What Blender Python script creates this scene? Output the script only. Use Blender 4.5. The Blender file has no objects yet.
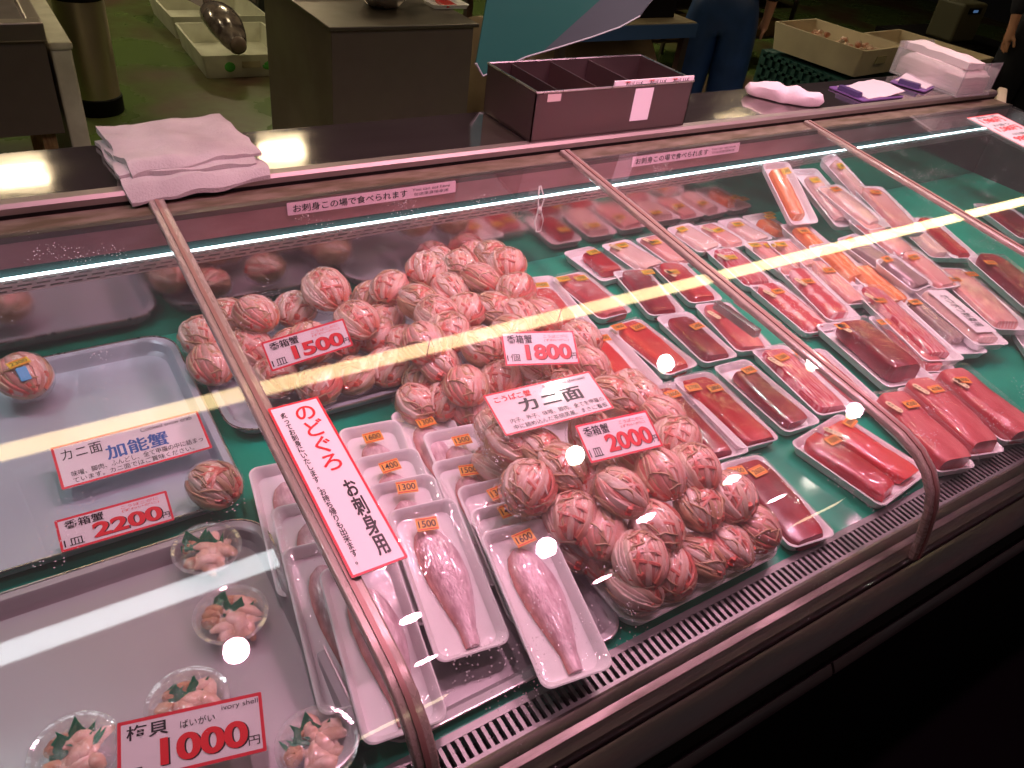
import bpy, bmesh, math, random
from mathutils import Vector, Matrix, noise
R=random.Random(7)
C=bpy.context.scene.collection
PI=math.pi; DZ=0.75           # everything is laid out from the display deck (z=0), then lifted to 0.75 m above the floor
# ---------------------------------------------------------------- camera maths (world X along the case, Y to the vendor, Z up)
MR=[[0.84098606,-0.24221382,0.48381289],[-0.52814603,-0.56167585,0.63685321],[0.11749137,-0.79110853,-0.60028583]]
FP=787.0
def ray(px,py):
    c=(px-512,py-384,FP); return Vector([sum(MR[i][k]*c[k] for k in range(3)) for i in range(3)])
def at(px,py,z=0.0):
    r=ray(px,py); t=(z-1.0)/r.z; return Vector((r.x*t,r.y*t,z))
def aty(px,py,y):
    r=ray(px,py); t=y/r.y; return Vector((r.x*t,y,1+r.z*t))
GN=Vector((0,-.0905,1)).normalized(); GP=Vector((0,1.537,.277))
def atg(px,py,off=0.0):
    r=ray(px,py); c=Vector((0,0,1)); t=(GP+GN*off-c).dot(GN)/r.dot(GN); return c+r*t
# ---------------------------------------------------------------- object helpers
def link(o,parent=None):
    C.objects.link(o)
    if parent is not None: o.parent=parent
    return o
def tag(o,label=None,cat=None,group=None,kind=None):
    if label: o['label']=label
    if cat: o['category']=cat
    if group: o['group']=group
    if kind: o['kind']=kind
    return o
def thing(name,label,cat,mat=None,group=None):
    o=bpy.data.objects.new(name,None); o.empty_display_size=.03; C.objects.link(o)
    if mat is not None: o.matrix_world=mat; 
    return tag(o,label,cat,group)
class MB:
    def __init__(s): s.v=[];s.f=[];s.c=[];s.uv=None
    def add(s,vs,fs,col=None):
        n=len(s.v); s.v+=[Vector(v) for v in vs]; s.f+=[[i+n for i in f] for f in fs]; s.c+=[col or (1,1,1)]*len(vs); return s
    def box(s,x0,x1,y0,y1,z0,z1,col=None):
        v=[(x,y,z) for z in (z0,z1) for y in (y0,y1) for x in (x0,x1)]
        return s.add(v,[(0,2,3,1),(4,5,7,6),(0,1,5,4),(2,6,7,3),(0,4,6,2),(1,3,7,5)],col)
    def tube(s,pts,rads,n=8,col=None,cols=None,flat=1.0,up=None):
        vs=[];fs=[];pts=[Vector(p) for p in pts];m=len(pts)
        if not hasattr(rads,'__len__'): rads=[rads]*m
        base=len(s.v)
        for i,p in enumerate(pts):
            d=(pts[min(i+1,m-1)]-pts[max(i-1,0)]).normalized()
            ref=Vector(up[i]) if up else (Vector((0,0,1)) if abs(d.z)<.9 else Vector((1,0,0)))
            a=d.cross(ref).normalized(); b=a.cross(d).normalized()
            for k in range(n):
                t=2*PI*k/n; vs.append(p+a*math.cos(t)*rads[i]+b*math.sin(t)*rads[i]*flat)
        for i in range(m-1):
            for k in range(n):
                fs.append((i*n+k,i*n+(k+1)%n,(i+1)*n+(k+1)%n,(i+1)*n+k))
        fs.append(tuple(reversed(range(n)))); fs.append(tuple(range((m-1)*n,m*n)))
        s.add(vs,fs,col)
        if cols:
            for i in range(m):
                for k in range(n): s.c[base+i*n+k]=cols[i]
        return s
    def loft(s,loops,cap0=True,cap1=True,col=None,closed=False):
        n=len(loops[0]);vs=[p for l in loops for p in l];fs=[]
        L=len(loops)
        for i in range(L if closed else L-1):
            j=(i+1)%L
            for k in range(n): fs.append((i*n+k,i*n+(k+1)%n,j*n+(k+1)%n,j*n+k))
        if not closed:
            if cap0: fs.append(tuple(reversed(range(n))))
            if cap1: fs.append(tuple(range((L-1)*n,L*n)))
        return s.add(vs,fs,col)
    def ell(s,c,r,nu=10,nv=7,col=None,wob=0,seed=0):
        vs=[];fs=[]
        for j in range(nv+1):
            a=PI*j/nv
            for i in range(nu):
                b=2*PI*i/nu; q=Vector((math.sin(a)*math.cos(b),math.sin(a)*math.sin(b),math.cos(a)))
                w=1+wob*noise.noise(q*1.7+Vector((seed,seed*.3,0)))
                vs.append(Vector(c)+Vector((q.x*r[0],q.y*r[1],q.z*r[2]))*w)
        for j in range(nv):
            for i in range(nu): fs.append((j*nu+i,(j+1)*nu+i,(j+1)*nu+(i+1)%nu,j*nu+(i+1)%nu))
        return s.add(vs,fs,col)
    def prof(s,x0,x1,pts,col=None):      # closed profile in (y,z), extruded along x
        n=len(pts); vs=[(x0,y,z) for y,z in pts]+[(x1,y,z) for y,z in pts]
        fs=[(i,(i+1)%n,n+(i+1)%n,n+i) for i in range(n)]+[tuple(reversed(range(n))),tuple(range(n,2*n))]
        return s.add(vs,fs,col)
    def mesh(s,name,mat,smooth=True,merge=False):
        me=bpy.data.meshes.new(name); me.from_pydata([tuple(v) for v in s.v],[],s.f)
        if any(c!=(1,1,1) for c in s.c):
            ca=me.color_attributes.new('Col','FLOAT_COLOR','POINT')
            for i,c in enumerate(s.c): ca.data[i].color=(c[0],c[1],c[2],1)
        bm=bmesh.new(); bm.from_mesh(me)
        if merge: bmesh.ops.remove_doubles(bm,verts=bm.verts,dist=1e-5)
        bmesh.ops.recalc_face_normals(bm,faces=bm.faces)
        bm.to_mesh(me); bm.free()
        if mat: me.materials.append(mat)
        if smooth:
            me.polygons.foreach_set('use_smooth',[True]*len(me.polygons))
            try: me.set_sharp_from_angle(angle=math.radians(38))
            except Exception: pass
        me.update(); return me
    def build(s,name,mat,parent=None,smooth=True,bevel=0,merge=False):
        o=link(bpy.data.objects.new(name,s.mesh(name,mat,smooth,merge)),parent)
        if bevel:
            b=o.modifiers.new('bevel','BEVEL'); b.width=bevel; b.segments=2; b.limit_method='ANGLE'; b.angle_limit=.6
        return o
def inst(name,me,parent=None,m=None):
    o=link(bpy.data.objects.new(name,me),parent)
    if m is not None: o.matrix_local=m
    return o
def copy_tree(o,parent=None):
    c=o.copy(); C.objects.link(c); c.parent=parent
    for ch in o.children: copy_tree(ch,c)
    return c
def rr(w,l,r,z,n=5,cx=0,cy=0):
    r=min(r,w/2-1e-4,l/2-1e-4); p=[]
    for (sx,sy,a0) in ((1,1,0),(-1,1,PI/2),(-1,-1,PI),(1,-1,1.5*PI)):
        for k in range(n+1):
            a=a0+PI/2*k/n; p.append(Vector((cx+sx*(w/2-r)+r*math.cos(a),cy+sy*(l/2-r)+r*math.sin(a),z)))
    return p
def frame(o,u,v):
    u=Vector(u).normalized(); n=u.cross(Vector(v)).normalized(); v=n.cross(u)
    m=Matrix((u,v,n)).transposed().to_4x4(); m.translation=o; return m
# ---------------------------------------------------------------- materials
def newmat(name):
    m=bpy.data.materials.new(name); m.use_nodes=True; nt=m.node_tree; nt.nodes.clear()
    out=nt.nodes.new('ShaderNodeOutputMaterial'); return m,nt,out
def N(nt,t,**k):
    n=nt.nodes.new(t)
    for a,b in k.items():
        if a in n.inputs: n.inputs[a].default_value=b
        else: setattr(n,a,b)
    return n
def coord(nt,scale=(1,1,1),which='Object'):
    tc=N(nt,'ShaderNodeTexCoord'); mp=N(nt,'ShaderNodeMapping'); mp.inputs['Scale'].default_value=scale
    nt.links.new(tc.outputs[which],mp.inputs['Vector']); return mp.outputs[0]
def rgb(c): return (c[0],c[1],c[2],1)
def mat(name,col,rough=.5,metal=0,col2=None,nscale=8,stretch=(1,1,1),bump=0,bscale=None,attr=False,thr=(.35,.65),rough2=None,coat=0,sss=0,detail=4,spec=None,which='Object',emit=0,det2=0):
    m,nt,out=newmat(name); b=N(nt,'ShaderNodeBsdfPrincipled'); L=nt.links
    b.inputs['Base Color'].default_value=rgb(col); b.inputs['Roughness'].default_value=rough; b.inputs['Metallic'].default_value=metal
    b.inputs['Coat Weight'].default_value=coat; b.inputs['Coat Roughness'].default_value=.08
    if spec is not None: b.inputs['Specular IOR Level'].default_value=spec
    if sss: b.inputs['Subsurface Weight'].default_value=sss; b.inputs['Subsurface Scale'].default_value=.01
    v=coord(nt,stretch,which); csock=None
    if col2 is not None or rough2 is not None:
        nz=N(nt,'ShaderNodeTexNoise',Scale=nscale,Detail=detail); L.new(v,nz.inputs['Vector'])
        mr=N(nt,'ShaderNodeMapRange'); mr.inputs[1].default_value=thr[0]; mr.inputs[2].default_value=thr[1]; L.new(nz.outputs[0],mr.inputs[0])
        if col2 is not None:
            mx=N(nt,'ShaderNodeMix',data_type='RGBA'); mx.inputs[6].default_value=rgb(col); mx.inputs[7].default_value=rgb(col2)
            L.new(mr.outputs[0],mx.inputs[0]); csock=mx.outputs[2]
        if rough2 is not None:
            m2=N(nt,'ShaderNodeMix'); m2.inputs[2].default_value=rough; m2.inputs[3].default_value=rough2; L.new(mr.outputs[0],m2.inputs[0]); L.new(m2.outputs[0],b.inputs['Roughness'])
    if attr:
        at_=N(nt,'ShaderNodeVertexColor',layer_name='Col')
        if csock:
            mm=N(nt,'ShaderNodeMix',data_type='RGBA',blend_type='MULTIPLY'); mm.inputs[0].default_value=1
            L.new(at_.outputs[0],mm.inputs[6]); L.new(csock,mm.inputs[7]); csock=mm.outputs[2]
        else: csock=at_.outputs[0]
    if csock: L.new(csock,b.inputs['Base Color'])
    if bump:
        nb=N(nt,'ShaderNodeTexNoise',Scale=bscale or nscale*3,Detail=5); L.new(v,nb.inputs['Vector'])
        bp=N(nt,'ShaderNodeBump',Strength=bump,Distance=.002); L.new(nb.outputs[0],bp.inputs['Height']); L.new(bp.outputs[0],b.inputs['Normal'])
    if emit: b.inputs['Emission Color'].default_value=rgb(col); b.inputs['Emission Strength'].default_value=emit
    L.new(b.outputs[0],out.inputs[0]); return m
def emitter(name,col,s):
    m,nt,out=newmat(name); e=N(nt,'ShaderNodeEmission',Color=rgb(col),Strength=s); nt.links.new(e.outputs[0],out.inputs[0]); return m
def clear(name,tint=(1,1,1),ior=1.45,rough=.03,bump=0,bscale=40,gain=1.0,haze=0,specks=0,stretch=(1,1,1),base=0.0):
    """thin transparent sheet: straight-through transmission plus fresnel reflection"""
    m,nt,out=newmat(name);L=nt.links
    tr=N(nt,'ShaderNodeBsdfTransparent',Color=rgb(tint)); gl=N(nt,'ShaderNodeBsdfGlossy',Roughness=rough); gl.inputs['Color'].default_value=(1,1,1,1)
    fr=N(nt,'ShaderNodeFresnel',IOR=ior); v=coord(nt,stretch)
    ge=N(nt,'ShaderNodeNewGeometry'); mi=N(nt,'ShaderNodeMix'); mi.inputs[2].default_value=ior; mi.inputs[3].default_value=1/ior
    L.new(ge.outputs['Backfacing'],mi.inputs[0]); L.new(mi.outputs[0],fr.inputs['IOR'])
    if bump:
        nb=N(nt,'ShaderNodeTexNoise',Scale=bscale,Detail=3,Distortion=1.2); L.new(v,nb.inputs['Vector'])
        bp=N(nt,'ShaderNodeBump',Strength=bump,Distance=.004); L.new(nb.outputs[0],bp.inputs['Height'])
        L.new(bp.outputs[0],gl.inputs['Normal']); L.new(bp.outputs[0],fr.inputs['Normal'])
    ma=N(nt,'ShaderNodeMath',operation='MULTIPLY_ADD'); ma.inputs[1].default_value=gain; ma.inputs[2].default_value=base; L.new(fr.outputs[0],ma.inputs[0]); ma.use_clamp=True
    mx=N(nt,'ShaderNodeMixShader'); L.new(ma.outputs[0],mx.inputs[0]); L.new(tr.outputs[0],mx.inputs[1]); L.new(gl.outputs[0],mx.inputs[2]); last=mx.outputs[0]
    if haze or specks:
        df=N(nt,'ShaderNodeBsdfDiffuse'); df.inputs[0].default_value=(.85,.85,.85,1); m2=N(nt,'ShaderNodeMixShader'); m2.inputs[0].default_value=haze
        if specks:
            vo=N(nt,'ShaderNodeTexVoronoi',Scale=150.0); L.new(v,vo.inputs['Vector'])
            lt=N(nt,'ShaderNodeMath',operation='LESS_THAN'); lt.inputs[1].default_value=.16; L.new(vo.outputs['Distance'],lt.inputs[0])
            nz=N(nt,'ShaderNodeTexNoise',Scale=9.0); L.new(v,nz.inputs['Vector'])
            gt=N(nt,'ShaderNodeMath',operation='GREATER_THAN'); gt.inputs[1].default_value=.62; L.new(nz.outputs[0],gt.inputs[0])
            mu=N(nt,'ShaderNodeMath',operation='MULTIPLY'); L.new(lt.outputs[0],mu.inputs[0]); L.new(gt.outputs[0],mu.inputs[1])
            m3=N(nt,'ShaderNodeMath',operation='MULTIPLY_ADD'); m3.inputs[1].default_value=specks; m3.inputs[2].default_value=haze; L.new(mu.outputs[0],m3.inputs[0]); L.new(m3.outputs[0],m2.inputs[0])
        L.new(last,m2.inputs[1]); L.new(df.outputs[0],m2.inputs[2]); last=m2.outputs[0]
    L.new(last,out.inputs[0]); return m
def stripes(name,a,b,scale=60,dist=6,rough=.2,thr=(.35,.7),coat=.6,dirn=(1,.35,0)):
    m,nt,out=newmat(name);L=nt.links; p=N(nt,'ShaderNodeBsdfPrincipled',Roughness=rough); p.inputs['Coat Weight'].default_value=coat
    v=coord(nt,dirn); w=N(nt,'ShaderNodeTexWave',Scale=scale,Distortion=dist,Detail=3.0); w.inputs['Detail Scale'].default_value=1.5; L.new(v,w.inputs['Vector'])
    v2=coord(nt,(1,1,1)); nz=N(nt,'ShaderNodeTexNoise',Scale=25.0,Detail=4.0); L.new(v2,nz.inputs['Vector'])
    mu=N(nt,'ShaderNodeMath',operation='MULTIPLY'); L.new(w.outputs['Fac'],mu.inputs[0]); L.new(nz.outputs[0],mu.inputs[1])
    mr=N(nt,'ShaderNodeMapRange'); mr.inputs[1].default_value=thr[0]*.6; mr.inputs[2].default_value=thr[1]*.8; L.new(mu.outputs[0],mr.inputs[0])
    mx=N(nt,'ShaderNodeMix',data_type='RGBA'); mx.inputs[6].default_value=rgb(a); mx.inputs[7].default_value=rgb(b); L.new(mr.outputs[0],mx.inputs[0]); L.new(mx.outputs[2],p.inputs['Base Color'])
    bp=N(nt,'ShaderNodeBump',Strength=.25,Distance=.002); L.new(nz.outputs[0],bp.inputs['Height']); L.new(bp.outputs[0],p.inputs['Normal'])
    L.new(p.outputs[0],out.inputs[0]); return m
ST=mat('brushed_steel',(.50,.44,.42),.06,.95,col2=(.42,.36,.35),nscale=3,stretch=(1,5,5),rough2=.12)
STW=mat('worn_steel',(.42,.36,.34),.28,1,col2=(.24,.2,.18),nscale=6,stretch=(1,6,6),rough2=.5,bump=.12,bscale=25)
STB=mat('bright_steel',(.72,.68,.68),.22,1,rough2=.35,nscale=12)
STD=mat('dark_steel',(.22,.17,.17),.35,1,col2=(.14,.11,.11),nscale=3,rough2=.5)
BAR=mat('clear_acrylic_bar',(.36,.29,.25),.25,.2,rough2=.3,nscale=20,stretch=(8,1,8),coat=.5)
BACK=mat('mirror_steel',(.60,.47,.46),.10,1,rough2=.16,nscale=4,bump=.03,bscale=8)
TRAYM=mat('tray_metal',(.52,.60,.66),.32,.25,col2=(.46,.53,.60),nscale=5,rough2=.4)
TRAYG=mat('tray_grey',(.40,.385,.40),.3,.2,rough2=.45,nscale=7)
TRAYP=mat('tray_plastic',(.90,.88,.90),.4,0)
MATG=mat('green_mat',(.0,.36,.22),.35,0,col2=(.0,.27,.16),nscale=7,coat=.3,bump=.1,bscale=60)
FOAM=mat('white_foam',(.86,.84,.86),.42,0,bump=.1,bscale=250,coat=.1,sss=.0)
FOAM2=mat('styrofoam',(.70,.66,.54),.7,0,col2=(.58,.54,.43),nscale=12,bump=.2,bscale=120)
BLK=mat('black_paint',(.004,.003,.004),.6,spec=.15); BLKG=mat('black_gap_shade',(.01,.008,.01),.7)  # the gap black paints in shade between parts and behind slots
FILM=clear('cling_film',bump=.4,bscale=30,gain=.9,rough=.04,base=.0,haze=.008)
WRAP=clear('crumpled_film',bump=1.0,bscale=55,gain=1.0,rough=.10,base=.012,haze=.015)
CUPM=clear('clear_cup',bump=.15,bscale=30,gain=1.3,rough=.05,base=.05,haze=.12)
GLASS=clear('case_glass',tint=(.95,.97,.96),ior=1.5,rough=.018,gain=1.0,haze=.012,specks=.55)
ACR=clear('acrylic',tint=(.95,.93,.93),gain=1.2,rough=.05,haze=.16,base=.05)
RED=mat('sign_red',(.75,.03,.05),.35); INK=mat('ink_black',(.015,.012,.015),.4); BLUE=mat('ink_blue',(.05,.14,.45),.4)
PAPER=mat('paper_pinkish_white',(.88,.80,.84),.35,coat=.4)
INKR=mat('ink_red',(.78,.02,.03),.35)
tf=lambda n,a,b: mat(n,a,.28,0,col2=b,nscale=11,stretch=(2.2,.6,1),coat=.35,bump=.3,bscale=50,detail=6)
TUNA=tf('tuna_red',(.36,.005,.014),(.54,.03,.04))
TUNAD=tf('tuna_dark',(.15,.003,.010),(.36,.015,.03))
TUNAB=tf('tuna_bright',(.58,.012,.02),(.68,.09,.07))
TUNAM=stripes('tuna_marbled',(.50,.04,.07),(.80,.42,.44),42,7,thr=(.3,.6))
TUNAP=tf('tuna_pink',(.46,.04,.055),(.70,.20,.20))
TUNAF=stripes('tuna_striped',(.62,.08,.10),(.86,.55,.55),22,2,thr=(.4,.6),dirn=(.3,1,0))
PALE=stripes('white_fish',(.78,.50,.46),(.84,.66,.62),30,4)
PINKF=stripes('bream_pink',(.76,.32,.30),(.83,.56,.52),32,4)
SALM=stripes('salmon',(.80,.22,.07),(.90,.46,.26),26,2,thr=(.4,.65),dirn=(.5,1,0))
GREYF=stripes('dark_skinned',(.28,.17,.17),(.55,.38,.36),30,4)
ROE=mat('roe_red',(.60,.02,.03),.3,col2=(.75,.12,.08),nscale=120,coat=.6,bump=.6,bscale=260)
FISHM=mat('rosy_seabass',(.56,.40,.44),.3,.1,col2=(.95,.86,.90),nscale=70,stretch=(1.4,.6,1),bump=.9,bscale=190,attr=True,coat=.6,spec=.8,thr=(.3,.7))
LEG=mat('crab_leg_meat',(1,1,1),.4,0,col2=(.88,.60,.54),nscale=55,stretch=(2,.6,1),attr=True,coat=.25,bump=.5,bscale=130,detail=6,thr=(.42,.72))
SHELL=mat('crab_shell',(.40,.23,.11),.45,0,col2=(.66,.42,.26),nscale=40,coat=.3,bump=.5,bscale=90)
THIN=mat('thin_leg_shell',(.66,.42,.30),.45,0,col2=(.50,.30,.16),nscale=60,coat=.3)
CROE=mat('crab_roe',(.66,.06,.04),.3,0,col2=(.80,.26,.18),nscale=60,coat=.6,bump=.5,bscale=160)
MISO=mat('crab_innards',(.42,.30,.16),.4,0,col2=(.62,.34,.24),nscale=50,coat=.4)
WHELK=mat('whelk_meat',(.86,.58,.50),.3,0,col2=(.72,.38,.26),nscale=35,coat=.6,bump=.3,bscale=70)
WHELKB=mat('whelk_orange',(.66,.32,.18),.3,0,col2=(.50,.20,.12),nscale=40,coat=.6)
LEAF=mat('green_leaf_plastic',(.0,.20,.09),.35,coat=.3)
TOWEL=mat('towel_cloth',(.50,.46,.44),.9,0,col2=(.40,.35,.34),nscale=9,bump=.8,bscale=220)
TOWELW=mat('pink_white_cloth',(.62,.50,.54),.9,0,bump=.7,bscale=180)
STK=mat('sticker_orange',(.95,.42,.06),.4,coat=.3); STKY=mat('sticker_yellow',(.88,.66,.05),.4,coat=.3); STKP=mat('sticker_cream',(.90,.74,.45),.4,coat=.3)
# ---------------------------------------------------------------- lettering
_tc={}
def text_mesh(s,bold=0.0,m=INK,ls=1.0):
    k=(s,bold,m.name,ls)
    if k in _tc: return _tc[k]
    cu=bpy.data.curves.new('lettering','FONT'); cjk=any(ord(ch)>255 for ch in s); cu.body=s; cu.size=1; cu.offset=(min(bold,.006) if cjk else bold); cu.resolution_u=5; cu.align_x='CENTER'; cu.space_line=ls; cu.fill_mode='FRONT'
    o=bpy.data.objects.new('tmp',cu); C.objects.link(o); dg=bpy.context.evaluated_depsgraph_get(); dg.update()
    me=bpy.data.meshes.new_from_object(o.evaluated_get(dg)); bpy.data.objects.remove(o); bpy.data.curves.remove(cu)
    if cjk and bold>.008:
        bm=bmesh.new(); bm.from_mesh(me); g=bm.verts[:]+bm.edges[:]+bm.faces[:]
        for dx,dy in ((bold*.9,0),(-bold*.9,0),(0,bold*.7)):
            r_=bmesh.ops.duplicate(bm,geom=g); bmesh.ops.translate(bm,verts=[e for e in r_['geom'] if isinstance(e,bmesh.types.BMVert)],vec=(dx,dy,dx*.004+dy*.006))
        bm.to_mesh(me); bm.free()
    me.name='lettering'; me.materials.clear(); me.materials.append(m)
    xs=[v.co.x for v in me.vertices] or [0,1]; ys=[v.co.y for v in me.vertices] or [0,1]
    x0,x1,y0,y1=min(xs),max(xs),min(ys),max(ys)
    for v in me.vertices: v.co.x=(v.co.x-(x0+x1)/2)/max(x1-x0,1e-6); v.co.y=(v.co.y-(y0+y1)/2)/max(y1-y0,1e-6)
    _tc[k]=me; return me
def fit(parent,s,cx,cy,w,h,m=INK,bold=0.0,z=.0012,ls=1.0,rot=0):
    mt=Matrix.Translation((cx,cy,z))@Matrix.Rotation(rot,4,'Z')@Matrix.Diagonal((w,h,1,1))
    return inst('lettering',text_mesh(s,bold,m,ls),parent,mt)
def sign(label,fr,w,h,items,border=RED,bw=.004,base=PAPER,name='price_sign',cat='sign',th=.0014):
    t=thing(name,label,cat,fr)
    b=MB(); b.loft([rr(w,h,.002,0),rr(w,h,.002,th)]); b.build('card',base,t,smooth=False)
    if border:
        b=MB(); o=rr(w,h,.002,th+.0002); i=rr(w-2*bw,h-2*bw,.001,th+.0002); n=len(o)
        b.add(o+i,[(k,(k+1)%n,n+(k+1)%n,n+k) for k in range(n)]); b.build('printed_border',border,t,smooth=False)
    for it in items:
        s,cx,cy,tw,tt=it[:5]; m=it[5] if len(it)>5 else INK; bold=it[6] if len(it)>6 else 0.0; ls=it[7] if len(it)>7 else 1.0; rot=it[8] if len(it)>8 else 0
        if it[-1]=='shadow': fit(t,s,(cx+.012)*w,(cy-.012)*h,tw*w,tt*h,INK,bold,th+.0005,ls)
        fit(t,s,cx*w,cy*h,tw*w,tt*h,m,bold,th+(.0009 if it[-1]=='shadow' else .0006),ls,rot)
    return t
def cornered(cs,zb,zt,unproj=None):
    """card frame from its TL,TR,BR,BL photograph corners at the heights it lies at"""
    if unproj: p=[unproj(*c) for c in cs]
    else: p=[at(*cs[0],zt),at(*cs[1],zt),at(*cs[2],zb),at(*cs[3],zb)]
    u=(p[1]-p[0]+p[2]-p[3])/2; v=(p[0]-p[3]+p[1]-p[2])/2
    return frame(sum(p,Vector())/4,u,v),u.length,v.length
# ---------------------------------------------------------------- the place
def struct(name,mb,m,bevel=0): o=mb.build(name,m,None,smooth=False,bevel=bevel); o['kind']='structure'; return o
FLG=mat('green_floor_paint',(.10,.15,.04),.25,0,col2=(.09,.05,.03),nscale=1.6,thr=(.45,.65),rough2=.5,bump=.3,bscale=12,detail=8)
FLD=mat('dark_aisle_floor',(.006,.004,.006),.9,spec=.05)
NAVY=mat('navy_wall',(.006,.007,.020),.8)
struct('floor',MB().box(-4,12,1.62,9,-.83,-.75),FLG)
struct('floor_aisle',MB().box(-4,12,-2.5,1.62,-.83,-.75),FLD)['kind']='structure'
struct('wall_back',MB().box(-4,12,9,9.1,-.75,2.2),NAVY)
struct('wall_right',MB().box(12,12.1,-2.5,9,-.75,2.2),NAVY)
struct('wall_left',MB().box(-4.1,-4,-2.5,9,-.75,2.2),NAVY)
struct('ceiling',MB().box(-4,12,-2.5,9,2.2,2.3),mat('dark_ceiling',(.05,.045,.045),.9))
# display case -------------------------------------------------
X0,X1=-1.0,3.28
LEDS=11.0
case=thing('display_case','long stainless steel seafood display case with green deck and sloping glass','display case')
MB().prof(X0,X1,[(.442,-.06),(1.52,-.06),(1.52,0),(.442,0)]).build('deck',MATG,case,smooth=False)
b=MB(); b.prof(X0,X1,[(.352,-.75),(.352,-.10),(.395,-.06),(1.80,-.06),(1.80,-.75)]); b.build('base_cabinet',BLK,case,smooth=False)
YB=1.50
b=MB(); b.box(X0,X1,YB,YB+.02,0,.156); b.build('back_panel',BACK,case,smooth=False)
# perforated air strip : solid rails and small bridges leaving real slots, three staggered rows
b=MB(); zz=[.156,.1600,.1630,.1680,.1710,.1760,.1790,.184]
for q in (0,2,4,6): b.box(X0,X1,YB-.002,YB+.002,zz[q],zz[q+1])
for row,(za,zb) in enumerate(((zz[1],zz[2]),(zz[3],zz[4]),(zz[5],zz[6]))):
    x=X0+row*.010
    while x<X1: b.box(x,min(x+.008,X1),YB-.002,YB+.002,za,zb); x+=.031
b.build('perforated_air_strip',mat('strip_steel',(.66,.52,.50),.4,.7,col2=(.50,.40,.38),nscale=8),case,smooth=False)
MB().box(X0,X1,YB+.010,YB+.018,.156,.184).build('air_duct',BLKG,case,smooth=False)
MB().box(X0,X1,YB-.004,YB+.004,.1855,.1868).build('led_strip',emitter('cool_led',(.72,.95,1.0),LEDS),case,smooth=False)
MB().prof(X0,X1,[(YB+.006,.1875),(YB+.03,.1875),(YB+.03,.25),(YB+.006,.25)]).build('inner_wall',mat('teal_dark',(.02,.04,.04),.9,0,spec=.1),case,smooth=False)
BAND=mat('canopy_steel',(.50,.30,.32),.42,.6,col2=(.38,.20,.22),nscale=5,stretch=(1,3,3),rough2=.55,bump=.1,bscale=14)
b=MB(); b.prof(X0,X1,[(1.485,.214),(1.489,.212),(1.489,.268),(1.565,.268),(1.565,.262),(1.485,.262)]); b.build('light_canopy',BAND,case,smooth=False)
LEDG=mat('grimy_ledge',(.10,.07,.04),.6,.2,col2=(.20,.145,.11),nscale=14,stretch=(1,3,3),bump=.3,bscale=40)
MB().box(X0,X1,1.500,1.562,.268,.271).build('ledge',LEDG,case,smooth=False)
MB().box(X0,X1,1.484,1.497,.262,.2735).build('glass_channel',STD,case,smooth=False)
MB().box(X0,X1,1.560,1.563,.270,.280).build('reveal_shade',BLKG,case,smooth=False)  # black strip painting the shade in the recess under the nosing
b=MB(); b.prof(X0,X1,[(1.562,.278),(1.556,.281),(1.556,.293),(1.562,.300),(1.585,.300),(1.585,.278)]); b.build('counter_nosing',mat('nosing_steel',(.36,.30,.28),.4,.8,rough2=.5,nscale=5),case)
b=MB(); b.prof(X0,X1,[(1.568,.262),(1.803,.262),(1.803,.299),(1.568,.299)]); b.build('counter_top',ST,case,smooth=False)
MB().box(X0,X1,1.53,1.80,-.06,.262).build('back_cabinet',STD,case,smooth=False)
# front grille with real slots running front to back
b=MB(); b.box(X0,X1,.434,.445,-.006,.004); b.box(X0,X1,.396,.402,-.006,.004); x=-.1
n=0
b.box(X0,-.1,.402,.434,-.006,.003)
while x<2.6:
    b.box(x,x+.0058,.402,.434,-.006,.003); x+=.0128
b.box(x,X1,.402,.434,-.006,.003)
b.build('front_grille',mat('grille_steel',(.26,.25,.25),.4,.6),case,smooth=False)
MB().box(X0,X1,.402,.434,-.04,-.034).build('grille_trough',BLKG,case,smooth=False)
b=MB(); b.prof(X0,X1,[(.396,.004),(.391,.006),(.380,.002),(.377,-.002),(.366,-.004),(.362,-.010),(.352,-.016),(.349,-.03),(.352,-.06),(.396,-.06)]); b.build('front_lip',STW,case)
b=MB(); b.prof(X0,X1,[(.336,-.010),(.334,-.004),(.330,-.006),(.303,-.030),(.300,-.036),(.304,-.05),(.336,-.05)]); b.build('bumper_rail',STW,case)
MB().box(X0,X1,.30,.352,-.09,-.05).build('bumper_gap_shade',BLKG,case,smooth=False)  # solid black fill standing for the shade between rail and trim
for xa,xb in ((X0,.96),(.966,2.0),(2.006,X1)):
    b=MB(); b.prof(xa,xb,[(.292,-.088),(.290,-.084),(.281,-.096),(.279,-.103),(.292,-.12)]); b.build('lower_trim',STW,case)
MB().prof(X0,X1,[(.284,-.75),(.284,-.105),(.352,-.075),(.352,-.75)]).build('kick_panel',BLK,case,smooth=False)
MB().box(X1-.012,X1,.36,1.80,-.06,.262).build('end_panel',STD,case,smooth=False)
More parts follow.
